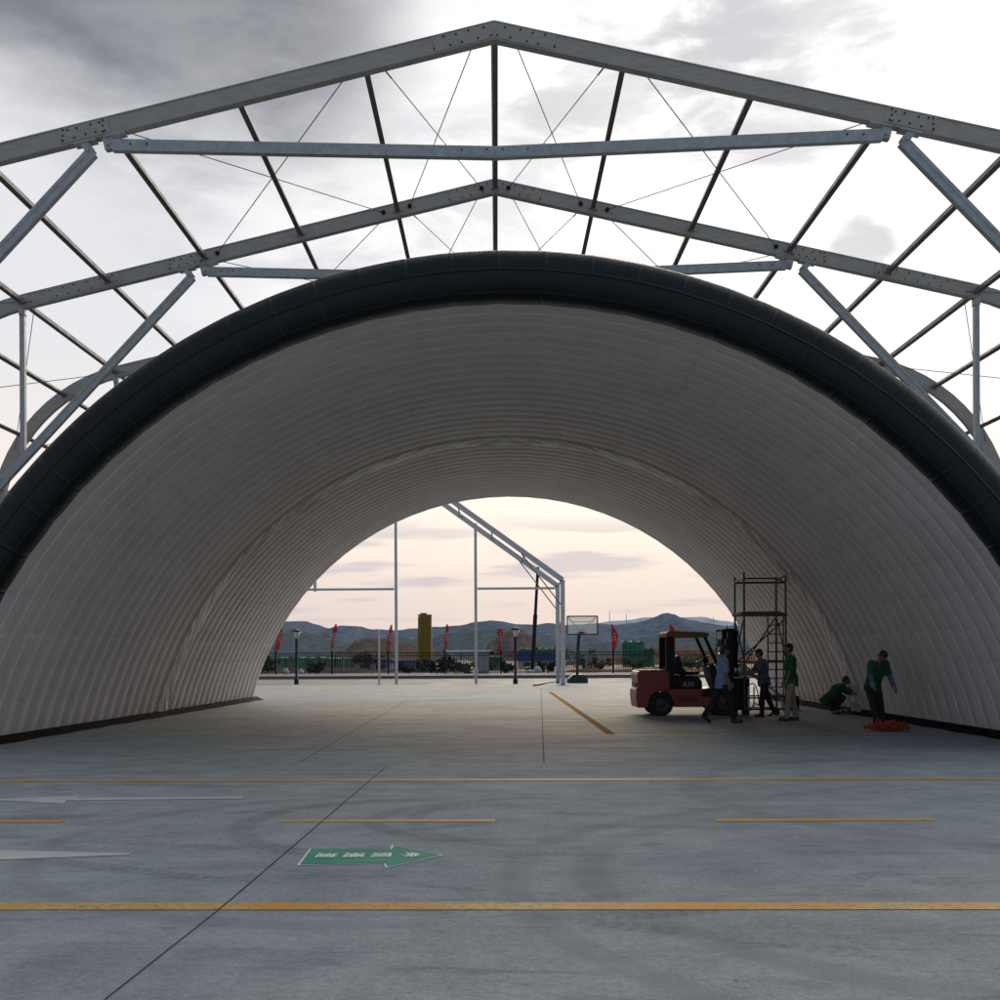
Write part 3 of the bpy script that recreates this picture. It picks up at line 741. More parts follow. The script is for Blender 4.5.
FYD = 85.0
FZ0, FZ1 = .0, at(430, 652.2, FYD).z
fx = [at(276 + 56.2 * i, 660, FYD).x for i in range(-6, 19)]
FE = empty('iron_fence', (0, 0, 0)); tag(FE, 'long black iron railing fence along the far side of the road', 'fence')
zb = FZ0 + .04
for i, x in enumerate(fx):
    MB().box((x, FYD, FZ1 / 2 + .06), (.16, .16, FZ1 + .12)).box((x, FYD, FZ1 + .15), (.2, .2, .06)).build('post', BLACK, FE)
    if i + 1 < len(fx):
        mb = MB(); L = fx[i + 1] - x - .17
        for zz in (zb + .12, FZ1 - .30, FZ1 - .04): mb.box((x + .085 + L / 2, FYD, zz), (L, .05, .06))
        nb = 24
        for q in range(1, nb): mb.box((x + .085 + L * q / nb, FYD - .001, (zb + FZ1) / 2), (.04, .03, FZ1 - zb))
        mb.build('rail_panel', BLACK, FE)
FLAGR = paint('flag_red', (.62, .035, .05), .6, 0, .15, 2)
FLAGW = paint('flag_lettering', (.8, .55, .55), .6)
# each flag: outline in photo px around its post: list of (left,right) edges from bottom to top
flags = {
 276: ([(650, 274, 279), (644, 276, 280.5), (636, 279, 281.5), (631, 280, 283), (627, 281, 281.6)], 'red feather flag half hidden by the left tunnel foot'),
 332.2: ([(648, 331, 333.5), (640, 332.5, 334.5), (634, 334, 336), (630, 332.5, 337.8), (624, 336, 336.5)], 'red feather flag right of the left lamp post'),
 388.4: ([(648.5, 387.2, 389), (640, 388, 391), (634, 389.4, 392), (629, 389.5, 392.6), (624.5, 391.5, 392)], 'red feather flag just left of the tall tent post'),
 444.6: ([(649, 444.8, 446.8), (640, 445.2, 447.6), (632, 445.6, 447.8), (628, 446, 449.5), (624, 447, 447.5)], 'thin red feather flag right of the yellow tower'),
 500.8: ([(653, 496.5, 500), (646, 499, 501.2), (638, 500.5, 502.5), (633, 497.8, 502.8), (628.5, 499, 503)], 'red feather flag with broad top in front of the bare cut hill'),
 557: ([(650, 554.5, 558), (642, 556.5, 559), (634, 558.5, 560.5), (627, 559.3, 562.5), (622, 560.5, 561)], 'red feather flag partly behind the tent frame column'),
 613.2: ([(649.5, 612.4, 615.2), (643, 612.4, 617.2), (637, 612.2, 618.6), (631, 612, 616.2), (624, 611.6, 613)], 'red pointed flag right of the basketball hoop'),
 669.4: ([(649.5, 669.6, 675.4), (641, 669.8, 675.2), (633, 670, 675.5), (628, 670.2, 674), (623, 670.6, 671.2)], 'red pointed flag seen through the forklift cab'),
 725.6: ([(650, 725, 731), (641, 725.5, 731), (633, 726, 730), (629, 726.5, 728.5), (625, 727.2, 727.8)], 'red flag tip showing above the forklift mast'),
}
for px, (rows, label) in flags.items():
    bpnt = at(px, 660, FYD - .14); e = empty('feather_flag', (bpnt.x, FYD - .14, 0)); tag(e, label, 'flag', 'red flags along the fence')
    def fl(i, j):
        n = len(rows) - 1; t = i / 12 * n; a = min(int(t), n - 1); f = t - a
        ya, la, ra = rows[a]; yb, lb, rb = rows[a + 1]
        py = ya + (yb - ya) * f; pl = la + (lb - la) * f; pr = ra + (rb - ra) * f
        P = at(pl + (pr - pl) * j / 4, py, FYD - .14)
        return V((P.x - bpnt.x, .08 * sin(i * .9 + j * .8), P.z))
    cl = MB().grid(fl, 13, 5).build('cloth', FLAGR, e, True)
    n = len(rows) - 1
    ptsf = [V((at(rows[q][1], rows[q][0], FYD).x - bpnt.x - .03, 0.05, at(rows[q][1], rows[q][0], FYD).z)) for q in range(len(rows))]
    MB().path([V((0, .05, FZ1 * .4)), V((0, .05, FZ1)), *ptsf], .018, 6).build('pole', BLACK, e)
    lt = MB()
    for q in range(3):
        py = 640 - q * 3.1; a = None
        for (ya, la, ra), (yb, lb, rb) in zip(rows, rows[1:]):
            if yb <= py <= ya: f = (ya - py) / (ya - yb); a = (la + (lb - la) * f + ra + (rb - ra) * f) / 2
        P = at(a, py, FYD - .3); c0 = V((P.x - bpnt.x, -.13, P.z))
        lt.box(c0, (.10, .006, .035)).box(c0 + V((0, 0, .06)), (.13, .006, .03)).box(c0 + V((.01, -.002, .02)), (.03, .006, .15))
    lt.build('lettering', FLAGW, cl)

# ------------------------------------------------------------------ construction site beyond the fence
def leafmat(name, c):
    return paint(name, c, .8, 0, .5, 1.5)
LEAF = leafmat('leaf_dark', (.022, .032, .020)); LEAF2 = leafmat('leaf_green', (.035, .060, .028)); BARK = paint('bark', (.05, .04, .03), .9)
def bush(px, py_top, Y, wpx, label, mat, seed, name='shrub', cat='shrub'):
    rn = random.Random(seed); top = at(px, py_top, Y); wd = wpx * Y / 1000; H = top.z + .1
    e = empty(name, (top.x, Y, -.15)); tag(e, label, cat, 'bushes behind the fence')
    st = MB(); lf = MB()
    for k in range(5):
        a = rn.uniform(0, 6.28); st.tube((0, 0, 0), (wd * .3 * cos(a), wd * .3 * sin(a), H * rn.uniform(.5, .8)), .05, .015, 6)
    st.build('trunk', BARK, e)
    lobes = [(rn.uniform(-.5, .5) * wd, rn.uniform(-.3, .3) * wd, rn.uniform(.2, .82) * H, rn.uniform(.08, .22) * wd) for _ in range(14)]
    for _ in range(600):
        lx, ly, lz, lr = rn.choice(lobes); v = V((rn.gauss(0, 1), rn.gauss(0, 1), rn.gauss(0, 1))).normalized() * lr * rn.uniform(.5, 1.05)
        p = V((lx, ly, min(lz, H - lr * .6))) + V((v.x, v.y, v.z * .85)); s = rn.uniform(.10, .24)
        if p.z < .05: continue
        t1 = V((rn.gauss(0, 1), rn.gauss(0, 1), rn.gauss(0, 1))).normalized(); t2 = t1.orthogonal().normalized()
        lf.poly([p + t1 * s, p + t2 * s * .5, p - t1 * s, p - t2 * s * .5])
    lf.build('crown', mat, e, fix=False)
bl = [(425, 659, 110, 20, 'dark bush at the foot of the yellow tower', LEAF), (475, 659, 108, 30, 'dark thicket behind the corrugated shed wall, left of the green netting', LEAF), (437, 657, 92, 16, 'dark bush left below the white shed roof', LEAF), (405, 660, 97, 20, 'low dark bush left of the yellow tower base', LEAF), (456, 656, 91, 26, 'broad dark bush under the white shed roof', LEAF),
      (505, 658, 93, 17, 'dark bush right of the corrugated shed wall', LEAF), (548, 659, 99, 18, 'dark bush left of the tent frame column, behind the fence', LEAF),
      (267, 655, 104, 20, 'dark bush at the left tunnel foot behind the fence', LEAF), (318, 660, 100, 22, 'low dark bush right of the left lamp post', LEAF), (368, 651, 120, 30, 'dark green thicket below the tan cut slope', LEAF),
      (598, 656, 112, 26, 'dark green bush behind the fence right of the basketball hoop', LEAF2), (637, 657, 116, 30, 'green bush under the green netted scaffold', LEAF2), (690, 660, 115, 26, 'green bush seen below the forklift roof', LEAF2), (493, 649, 150, 14, 'small dark tree top behind the shed roof right end', LEAF), (534, 640, 140, 7, 'narrow green tree beside the leaning dark pole', LEAF2), (575, 648, 150, 34, 'wide dark thicket behind the basketball post', LEAF), (700, 655, 150, 40, 'wide green thicket at the foot of the red soil bank', LEAF2)]
for i, (px, py, Y, wp, lab, mt) in enumerate(bl): bush(px, py, Y, wp, lab, mt, 50 + i)

def boxpx(mb, x0, y0, x1, y1, Y, dp):
    a, b2 = at(x0, y1, Y), at(x1, y0, Y); mb.box(((a.x + b2.x) / 2, Y + dp / 2, (a.z + b2.z) / 2), (b2.x - a.x, dp, b2.z - a.z)); return mb
# yellow tower
YT = paint('tower_yellow', (.30, .19, .02), .7, 0, .3, 2)
Y = 128.0; b0 = at(425.3, 668, Y); tw = 12.4 * Y / 1000; tz = at(425.3, 616.5, Y).z
TWR = empty('yellow_tower', (b0.x, Y, -.16)); tag(TWR, 'tall narrow yellow ochre tower standing behind the fence', 'tower')
MB().box((0, 0, (tz + .16) / 2), (tw, tw, tz + .16)).build('shaft', YT, TWR)
MB().box((0, 0, tz + .16 + .12), (tw + .1, tw + .1, .22)).box((-.2, 0, tz + .45), (.8, .8, .3)).build('cap', paint('tower_cap', (.22, .19, .13), .8), TWR)
rbm = MB()
for q in range(14): rbm.box((0, -tw / 2 - .02, tz * (q + .5) / 14), (tw * 1.01, .05, .06))
for q in (-.5, -.17, .17, .5): rbm.box((q * tw, -tw / 2 - .03, tz / 2), (.10, .08, tz))
rbm.build('framing', paint('tower_frame', (.20, .12, .02), .7), TWR)
# shed
SH = empty('site_shed', (0, 0, 0)); tag(SH, 'small site shed with flat white roof and pale corrugated wall', 'shed')
Y = 86.5; mb = MB(); a = at(478, 673, Y); b2 = at(489, 653, Y); n = 14
for q in range(n): mb.box((a.x + (b2.x - a.x) * (q + .5) / n, Y + (.03 if q % 2 else 0), b2.z / 2), ((b2.x - a.x) / n, .06, b2.z + .1))
mb.build('corrugated_wall', paint('shed_white', (.50, .52, .56), .6, 0, .1), SH)
mb = MB(); a = at(445, 652, Y); b2 = at(493, 650.2, Y)
mb.prism([V((a.x, Y - .3, a.z)), V((b2.x - .3, Y - .3, a.z + .02)), V((b2.x, Y - .3, b2.z + .02)), V((a.x + .05, Y - .3, b2.z))], (0, 3.2, 0)).build('roof', paint('roof_white', (.88, .88, .88), .5, 0, .08), SH)
for px in (446.5, 461, 476): p = at(px, 660, Y); MB().box((p.x, Y + .1, p.z / 2 + .35), (.08, .08, p.z + .7)).build('post', BLACK, SH)
# green netted scaffolds
def netmat(name, c):
    m, nt2, b = new_mat(name); P = nt2.node('ShaderNodeTexCoord').outputs['Object']
    n1 = nt2.noise(P, .9, 5, .6); n2 = nt2.noise(nt2.mapping(P, (3, 3, .5)), 1.5, 4, .6)
    nt2.put(b.inputs['Base Color'], nt2.mix(nt2.ramp(nt2.m('ADD', nt2.m('MULTIPLY', n1, .5), nt2.m('MULTIPLY', n2, .5)), .35, .65), tuple(x * .45 for x in c), c)); b.inputs['Roughness'].default_value = .8
    b.inputs['Alpha'].default_value = .93; nt2.put(b.inputs['Normal'], nt2.bump(n2, .6, .2)); return m
NET = netmat('green_net', (.04, .24, .165))
def netted(x0, y0, x1, y1, Y, label):
    a, b2 = at(x0, y1, Y), at(x1, y0, Y); e = empty('netted_scaffold', ((a.x + b2.x) / 2, Y, -.16)); tag(e, label, 'netted scaffold')
    W, H = b2.x - a.x, b2.z + .16; rn = random.Random(int(x0)); nx = 24
    rag = [1 - .07 * rn.random() - (.10 if i in (0, nx) else 0) for i in range(nx + 1)]
    mb = MB()
    mb.grid(lambda i, j: V((W * (i / nx - .5), -.12 * sin(i * 1.3) * (j > 0), H * rag[i] * j / 6)), nx + 1, 7)
    mb.grid(lambda i, j: V((W * (i / nx - .5), .1 + j * .9, H * rag[i] - .1 * sin(j))), nx + 1, 5)
    mb.build('net', NET, e, True)
    fm = MB()
    for i in range(0, nx + 1, 4): fm.tube((W * (i / nx - .5), .4, 0), (W * (i / nx - .5), .4, H * rag[i] + .3), .05, seg=6)
    for zz in (.35, .7): fm.tube((-W / 2, .4, H * zz), (W / 2, .4, H * zz), .05, seg=6)
    fm.build('tubes', STEEL_DARK, e)
netted(623, 640.5, 644, 672, 150, 'green netted scaffold block standing left of the forklift, above the fence')
netted(644, 647.5, 655, 672, 152, 'lower green netted scaffold between the block and the forklift')
netted(519, 648, 556, 655, 160, 'long bright green netting behind the fence left of the tent column')
netted(262, 657, 330, 664, 125, 'long dark green netting behind the fence by the left lamp post')
netted(330, 658, 358, 664, 128, 'short green netting behind the fence right of the left lamp post')
netted(488, 656, 503, 667, 118, 'green netting behind the corrugated shed wall')
# site buildings: blue-roofed cabins
BLUE = paint('blue_sheet', (.025, .06, .22), .5); CABW = paint('cabin_white', (.48, .49, .50), .6, 0, .1)
def cabin(x0, y0, x1, y1, Y, label, band=.3):
    a, b2 = at(x0, y1, Y), at(x1, y0, Y); e = empty('site_cabin', ((a.x + b2.x) / 2, Y, -.16)); tag(e, label, 'site cabin')
    W, H = b2.x - a.x, b2.z + .16
    MB().box((0, 1.5, H * (1 - band) / 2), (W, 3, H * (1 - band))).build('wall', CABW, e)
    MB().prism([V((-W / 2 - .2, -.3, H * (1 - band))), V((W / 2 + .2, -.3, H * (1 - band))), V((W / 2 + .2, -.3, H * .93)), V((-W / 2 - .2, -.3, H * .93))], (0, 3.6, 0)).box((0, 1.5, H * .965), (W * .98, 3.0, H * .07)).build('roof', BLUE, e)
    nw = max(2, int(W / 2.2))
    for q in range(nw):
        MB().box((W * ((q + .5) / nw - .5), -.02, H * (1 - band) * .55), (.9, .06, H * (1 - band) * .42)).build('window', paint('cabin_glass', (.03, .035, .045), .2), e)
cabin(355, 659, 392, 672, 122, 'long white cabin with blue roof left of the tall tent post')
cabin(394, 660, 416, 672, 124, 'white cabin with blue roof left of the yellow tower')
cabin(518, 652.5, 553, 666, 135, 'low cabin with broad blue roof behind the right lamp post', .5)
# white tarped heap
TARP = paint('white_tarp', (.55, .56, .57), .6, 0, .2, 3)
def heap(px, py, Y, wpx, label, mat):
    p = at(px, py, Y); W = wpx * Y / 1000; rn = random.Random(int(px)); 
    def fn(i, j):
        a = 2 * pi * j / 20; t = i / 7; r = W / 2 * cos(t * pi / 2) * (1 + .10 * sin(3 * a + px) + .06 * sin(7 * a)); return V((r * cos(a), r * sin(a) * .7, (p.z + .1) * sin(t * pi / 2) ** .8 * (1 + .08 * sin(5 * a + t * 4))))
    o = MB().grid(fn, 8, 20, wrap=True).build('tarped_heap', mat, None, True); o.location = (p.x, Y, -.1); tag(o, label, 'tarped heap'); return o
heap(537.5, 666.5, 88, 9, 'round white tarped heap behind the fence right of the right lamp', TARP)
heap(529.5, 669.5, 87.5, 9, 'flat white tarp beside the round white heap', TARP)
heap(286, 668.5, 89, 7, 'small pale tarped heap behind the fence left of the left lamp', TARP)
heap(301, 669, 90, 6, 'small pale tarped heap behind the fence right of the left lamp', TARP)
# leaning dark boom
a = at(532.2, 671, 95); b2 = at(537.9, 566, 95)
e = empty('leaning_boom', (a.x, 95, -.1)); tag(e, 'long dark pole leaning slightly right behind the fence', 'boom')
MB().tube((0, 0, 0), ((b2.x - a.x) * .55, 0, b2.z * .55), .20, .20, 10).build('lower_section', BLACK, e); MB().tube(((b2.x - a.x) * .54, 0, b2.z * .54), (b2.x - a.x, 0, b2.z), .15, .13, 10).build('upper_section', BLACK, e)
MB().box((0, 0, .25), (1.2, 1.2, .6)).build('base', BLACK, e)
# pale light poles and masts further back
PALE = paint('pale_pole', (.30, .33, .37), .6)
def pole(px, y0, y1, Y, r, label, arms=0, name='light_pole', cat='light pole', grp=None):
    a = at(px, y1, Y); H = at(px, y0, Y).z
    e = empty(name, (a.x, Y, 0)); tag(e, label, cat, grp)
    MB().tube((0, 0, -.2 if Y < 300 else a.z - 3), (0, 0, H), r, r * .6, 8).build('shaft', PALE, e)
    if arms:
        mb = MB()
        for q in range(arms): mb.box((0, 0, H - q * H * .05 - .1), (r * 16, r * 2, r * 2))
        mb.build('cross_arm', PALE, e)
pole(293.7, 634, 660, 170, .10, 'pale light pole behind the left garden lamp')
pole(344, 647, 672, 90, .07, 'short pale post behind the fence right of the left lamp')
pole(326, 633, 655, 230, .13, 'thin pylon with cross arms left of the second red flag', 3, 'pylon', 'pylon')
pole(484.5, 627, 655, 200, .11, 'pale light pole just right of the middle tent post')
pole(466, 639.5, 656, 180, .08, 'short street light with flat head left of the middle tent post', 1)
pole(541.5, 635.5, 655, 190, .09, 'double armed light pole right of the leaning boom', 1)
pole(586.5, 647, 668, 100, .10, 'pale concrete post behind the fence right of the hoop')
pole(654.5, 655, 672, 92, .07, 'pale post behind the fence left of the forklift')
pole(609.6, 611, 621, 2300, .9, 'faint mast on the ridge above the first pointed flag', 0, 'radio_mast', 'mast')
pole(626.4, 613.5, 622, 2300, .9, 'faint mast on the ridge right of the first pointed flag', 0, 'radio_mast', 'mast')
pole(713.5, 616.5, 624, 2300, .9, 'faint mast on the ridge near the tunnel edge at right', 0, 'radio_mast', 'mast')

# ------------------------------------------------------------------ forklift
FKY = 24.3; S = FKY / 1000
f0 = gr(630, 717); fx0 = at(630, 700, FKY).x
FK = empty('forklift', (fx0 + 1.35, FKY + .6, 0)); tag(FK, 'red and black forklift with yellowed roof parked in the tunnel', 'forklift')
def fp(px, py, y=-.6): return V(((px - 630) * S - 1.2, y, (717 - py) * S))
FRED = paint('forklift_red', (.23, .024, .016), .38, 0, .2, 5); FBLK = paint('forklift_black', (.008, .008, .009), .5, 0, .3, 6, 0, .25); FYEL = paint('forklift_roof', (.17, .085, .012), .65, 0, .3, 7)
def fprism(pts, y0, y1, name, mat, parent=FK, bev=0.03):
    mb = MB(); mb.prism([fp(x, y, y0) for x, y in pts], (0, y1 - y0, 0))
    if bev: 
        bmesh.ops.recalc_face_normals(mb.bm, faces=mb.bm.faces)
        bmesh.ops.bevel(mb.bm, geom=[e for e in mb.bm.edges if e.calc_face_angle(0) > .5], offset=bev, segments=2, affect='EDGES', profile=.6)
    return mb.build(name, mat, parent)
cw = fprism([(631.5, 709), (630, 698), (630.3, 691), (632.5, 689), (632, 683), (631, 676), (632.5, 672.5), (636, 671.3), (663.5, 672.8), (664, 690), (662, 693), (657, 692), (648, 694.5), (643.5, 701), (642.5, 709)], -.58, .58, 'counterweight', FRED)
MB().box(fp(632.0, 686, .0), (.05, .8, .10)).build('rear_grille', FBLK, cw)
MB().box(fp(631.0, 691, -.5), (.05, .16, .09), None, .015).build('tail_lamp', paint('lamp_red', (.3, .05, .04), .2), cw)
MB().box(fp(648, 671.4, 0), (.70, 1.02, .025), None, .01).build('top_cover', paint('cover_dust', (.46, .40, .38), .6), cw)
fprism([(662, 690), (716, 690), (718, 694), (714, 708.5), (668.5, 708.5), (666, 700), (661, 694)], -.56, .56, 'chassis', FRED)
MB().box(fp(703.5, 694, -.57), (.37, .02, .20), None, .006).build('step', FBLK, FK)
fprism([(663.5, 690.2), (697, 690.2), (696.5, 683), (694, 679), (689, 677.5), (675, 676.5), (663.5, 676)], -.50, .50, 'engine_hood', FBLK)
for y in (-.52, .52):
    MB().box(fp(664.5, 664.3, y), (.21, .09, 1.25), None, .02).build('rear_pillar', FBLK, FK)
    MB().bar(fp(699, 638.5, y), fp(713.5, 671, y), .075, .06, (0, 1, 0)).bar(fp(713.5, 671, y), fp(714.5, 691, y), .07, .06, (0, 1, 0)).build('front_pillar', FBLK, FK)
rf = fprism([(660.3, 634.5), (663, 632.2), (702, 634.2), (703.5, 637), (701, 639), (664, 638.6), (660.5, 638.5)], -.60, .60, 'roof_guard', FYEL)
for q in range(5): MB().bar(fp(664, 633.4 + .0, -.45 + .22 * q), fp(700, 634.9, -.45 + .22 * q), .03, .06).build('roof_bar', FBLK, rf)
sr = fprism([(672, 676), (681, 677), (697, 675.8), (696, 673), (682, 672.5), (679, 668), (677, 659), (674.5, 656.5), (671.5, 658), (671, 668)], -.25, .25, 'seat', FBLK)
MB().ball(fp(671.8, 658, -.0), (.05, .16, .05), 2).build('headrest', paint('seat_pale', (.38, .37, .35), .6), sr)
db = fprism([(704, 667), (708, 664), (716, 676), (717, 690), (711, 690), (707, 681)], -.42, .42, 'dashboard', RUBBER)
MB().box(fp(705.3, 667, -.3), (.12, .16, .02), Matrix.Rotation(R(-35), 3, 'Y')).build('instrument_panel', paint('panel_pale', (.55, .53, .48), .3), db)
sw = MB(); cc = fp(700.5, 660.5, -.1); n1 = V((-.45, 0, .89)); e1 = V((.89, 0, .45)); e2 = V((0, 1, 0))
for i in range(20):
    a, b2 = 2 * pi * i / 20, 2 * pi * (i + 1) / 20
    sw.tube(cc + e1 * .17 * cos(a) + e2 * .17 * sin(a), cc + e1 * .17 * cos(b2) + e2 * .17 * sin(b2), .016, seg=6)
sw.bar(cc - e2 * .16, cc + e2 * .16, .02, .02).bar(cc - e1 * .16, cc + e1 * .16, .02, .02).tube(cc, fp(707, 674, -.1), .03).build('steering_wheel', FBLK, FK)
for q in range(3):
    MB().tube(fp(706 + q * 1.4, 668, .18 + q * .09), fp(703 + q * 1.4, 655.5, .18 + q * .09), .010).ball(fp(703 + q * 1.4, 655, .18 + q * .09), (.022, .022, .026), 1).build('control_lever', FBLK, FK)
MB().tube(fp(668, 671, -.42), fp(661, 669, -.42), .06).tube(fp(661, 669.3, -.45), fp(659, 671.5, -.45), .045).build('gas_cap', FYEL, FK)
for y in (-.56,):
    MB().box(fp(711.3, 644.5, -.68), (.03, .14, .18), None, .01).tube(fp(709, 652, -.56), fp(711, 645, -.66), .012).build('mirror', FBLK, FK)
for y in (-.35, .35): MB().ball(fp(715.5, 657, y), (.05, .07, .07), 2).build('headlight', paint('lens', (.5, .5, .5), .15), FK)
def wheel(px, py, r, y, wdt):
    c0 = fp(px, py, y)
    ty = MB().lathe([(r * .62, -wdt / 2), (r * .80, -wdt / 2 - .012), (r * .96, -wdt / 2 + .01), (r, -wdt * .3), (r, wdt * .3), (r * .96, wdt / 2 - .01), (r * .8, wdt / 2 + .012), (r * .62, wdt / 2)], c0, 'Y', 36)
    for i in range(30):
        a = 2 * pi * i / 30; ty.box(c0 + V((r * cos(a), 0, r * sin(a))), (.022, wdt * .9, .03), Matrix.Rotation(-a, 3, 'Y'))
    t = ty.build('wheel', RUBBER, FK, False)
    sgn_ = -1 if y < 0 else 1
    MB().lathe([(r * .63, sgn_ * wdt * .5), (r * .58, sgn_ * wdt * .30), (r * .32, sgn_ * wdt * .30), (r * .28, sgn_ * wdt * .5), (.001, sgn_ * wdt * .52)], c0, 'Y', 28).build('rim', paint('rim_grey', (.045, .043, .042), .5), t, True)
for y in (-.49, .49): wheel(655.2, 705.6, .285, y, .20); wheel(718.5, 703.0, .345, y, .24)
for y in (-.30, .30):
    MB().box(fp(726.5, 672, y), (.14, .09, 2.04)).build('mast_rail', FBLK, FK)
    MB().box(fp(729.5, 676, y * .78), (.10, .07, 1.85)).build('inner_mast_rail', FBLK, FK)
    MB().tube(fp(722.5, 704, y * .9), fp(722.5, 640, y * .9), .035).build('lift_cylinder', paint('cyl', (.10, .10, .10), .3, .6), FK)
MB().box(fp(725.0, 631.5, 0), (.34, .78, .05), None, .01).box(fp(727, 668, 0), (.10, .66, .10)).box(fp(727, 706, 0), (.10, .66, .14)).build('mast_crossbar', FBLK, FK)
MB().tube(fp(713.8, 631.8, -.2), fp(722, 631.6, -.2), .02).tube(fp(713.8, 631.8, -.2), fp(713.5, 660, -.2), .008).build('hose', FBLK, FK)
bp_ = MB()
for q in range(7): bp_.box(fp(732.2, 655, -.42 + .14 * q), (.035, .03, 1.05))
for yy in (633.5, 650, 668, 677): bp_.box(fp(732.6, yy, 0), (.04, .94, .06))
bp_.box(fp(728, 646, 0), (.03, .60, .62)).build('load_backrest', FBLK, FK)
for y in (-.26, .26): MB().box(fp(734.5, 700, y), (.05, .12, .55)).box(fp(734.5, 711.3, y) + V((.53, 0, 0)), (1.1, .12, .045)).build('fork', FBLK, FK)
tx = text_obj('model_marking', 'A30', .17, paint('decal_pale', (.30, .30, .30), .5), FK, .001, .003); tx.location = fp(682.5, 685.8, -.506); tx.rotation_euler = (R(90), 0, 0)
sh_ = tx.data
for v in sh_.vertices: v.co.x += .25 * v.co.y
tx = text_obj('maker_marking', '安徽叉车', .12, paint('decal_dark', (.01, .008, .008), .5), FK, .001, .002); tx.location = fp(681.5, 700.5, -.566); tx.rotation_euler = (R(90), 0, 0); tx.scale = (1.0, 1, 1)

# machine carried at the forks: dark box blower with a pale top and a silver drum
bl0 = at(741.5, 713, 24.6)
BL = empty('blower_unit', (bl0.x, 24.75, .0)); tag(BL, 'dark blower unit with pale top plate and silver drum at the forks', 'blower')
SILV = paint('silver_sheet', (.55, .57, .60), .3, .6)
MB().box((0, 0, .52), (.34, .60, .76), None, .02).build('housing', FBLK, BL)
MB().box((.03, 0, .92), (.50, .70, .035), None, .008).build('top_plate', paint('plate_pale', (.45, .45, .43), .5), BL)
MB().lathe([(.001, -.17), (.13, -.16), (.16, -.12), (.16, .12), (.13, .16), (.001, .17)], (-.02, 0, 1.10), 'Y', 24).build('drum', SILV, BL, True)
for sxx in (-.14, .14):
    for syy in (-.26, .26): MB().box((sxx, syy, .07), (.045, .045, .14)).build('leg', FBLK, BL)
hs = MB(); pts = [V((.17 + .22 * sin(t * pi / 10), -.31, .75 - .70 * t / 10 + .12 * sin(t * .9))) for t in range(11)]; hs.path(pts, .014, 6).build('cable', FBLK, BL)
for q in (-.08, .06): MB().box((.20, -.33, .42 + q * .1), (.03, .025, .55)).build('bright_bar', SILV, BL).location.x = q

# ------------------------------------------------------------------ scaffold tower
SC_Y = 25.0; k = SC_Y / 1000
sc = empty('scaffold_tower', (at(760, 700, SC_Y).x, SC_Y, 0)); tag(sc, 'rolling scaffold tower with plank deck and ladder by the right wall', 'scaffold')
SCM = paint('scaffold_tube', (.085, .08, .078), .5, .4, .3, 10)
x0c = at(760, 700, SC_Y).x
def xs(px, y): return at(px, 700, SC_Y + y).x - x0c
def zs(py, y): return at(760, py, SC_Y + y).z
yA, yB = -.65, .65
XL, XR = xs(744.5, yA), xs(776.5, yA)          # near posts
XLb, XRb = XL, XR
XL2, XR2 = xs(735.3, yB), xs(786, yB)
# near side posts at 744/776, far side posts at 735/786 in the photo: tower is turned, so take a rotated rectangle
pn = [V((XL, yA, 0)), V((XR, yA, 0)), V((XR2, yB, 0)), V((XL2, yB, 0))]
ztop = [zs(572, yA), zs(577, yA), zs(574, yB), zs(577, yB)]
for p, zt in zip(pn, ztop):
    po = MB().tube(p + V((0, 0, .16)), p + V((0, 0, zt)), .026, seg=10).build('post', SCM, sc)
    MB().lathe([(.001, -.03), (.075, -.03), (.08, 0), (.075, .03), (.001, .03)], p + V((0, 0, .08)), 'Y', 18).build('castor_wheel', RUBBER, po)
    MB().box(p + V((0, 0, .15)), (.05, .09, .06)).build('castor_fork', SCM, po)
zd = zs(615.5, 0)
MB().prism([pn[0] + V((-.06, -.06, zd)), pn[1] + V((.06, -.06, zd)), pn[2] + V((.06, .06, zd)), pn[3] + V((-.06, .06, zd))], (0, 0, .07)).build('plank_deck', paint('plank', (.085, .065, .055), .8, 0, .3, 8), sc)
def rail(a, b2, za, zb2, r=.02, name='rail'): MB().tube(pn[a] + V((0, 0, za)), pn[b2] + V((0, 0, zb2)), r, seg=8).build(name, SCM, sc)
zr_ = zs(580.5, 0)
for a, b2 in ((0, 1), (1, 2), (2, 3), (3, 0)): rail(a, b2, zr_, zr_); rail(a, b2, .42, .42)
rail(0, 1, zs(662, yA), zs(662, yA)); rail(3, 2, zs(583, yB), zs(583, yB)); rail(3, 2, zs(662, yB), zs(662, yB)); rail(1, 2, zr_ - .05, ztop[2] - .05)
rail(0, 1, zs(664, yA), zd - .05, .018, 'cross_brace'); rail(3, 2, zs(664, yB), zd - .05, .018, 'cross_brace'); rail(0, 1, zs(664, yA), .35, .018, 'cross_brace'); rail(3, 2, zs(664, yB), .35, .018, 'cross_brace')
rail(1, 2, zd - .05, zs(658, yB), .018, 'cross_brace'); rail(0, 3, zd - .05 , zs(660, yB), .018, 'cross_brace'); rail(0, 3, zs(660, yA), zd - .1, .018, 'cross_brace')
# ladder inside the right end frame
ldx0, ldx1 = XR - .08, XR + .30
ld = MB().tube((ldx0, -.2, .3), (ldx0, -.2, zd), .018, seg=8).tube((ldx1, -.2, .3), (ldx1, -.2, zd), .018, seg=8)
nrg = 9
for q in range(nrg): z = .45 + (zd - .7) * q / (nrg - 1); ld.tube((ldx0, -.2, z), (ldx1, -.2, z), .014, seg=6)
ld.build('ladder', SCM, sc)

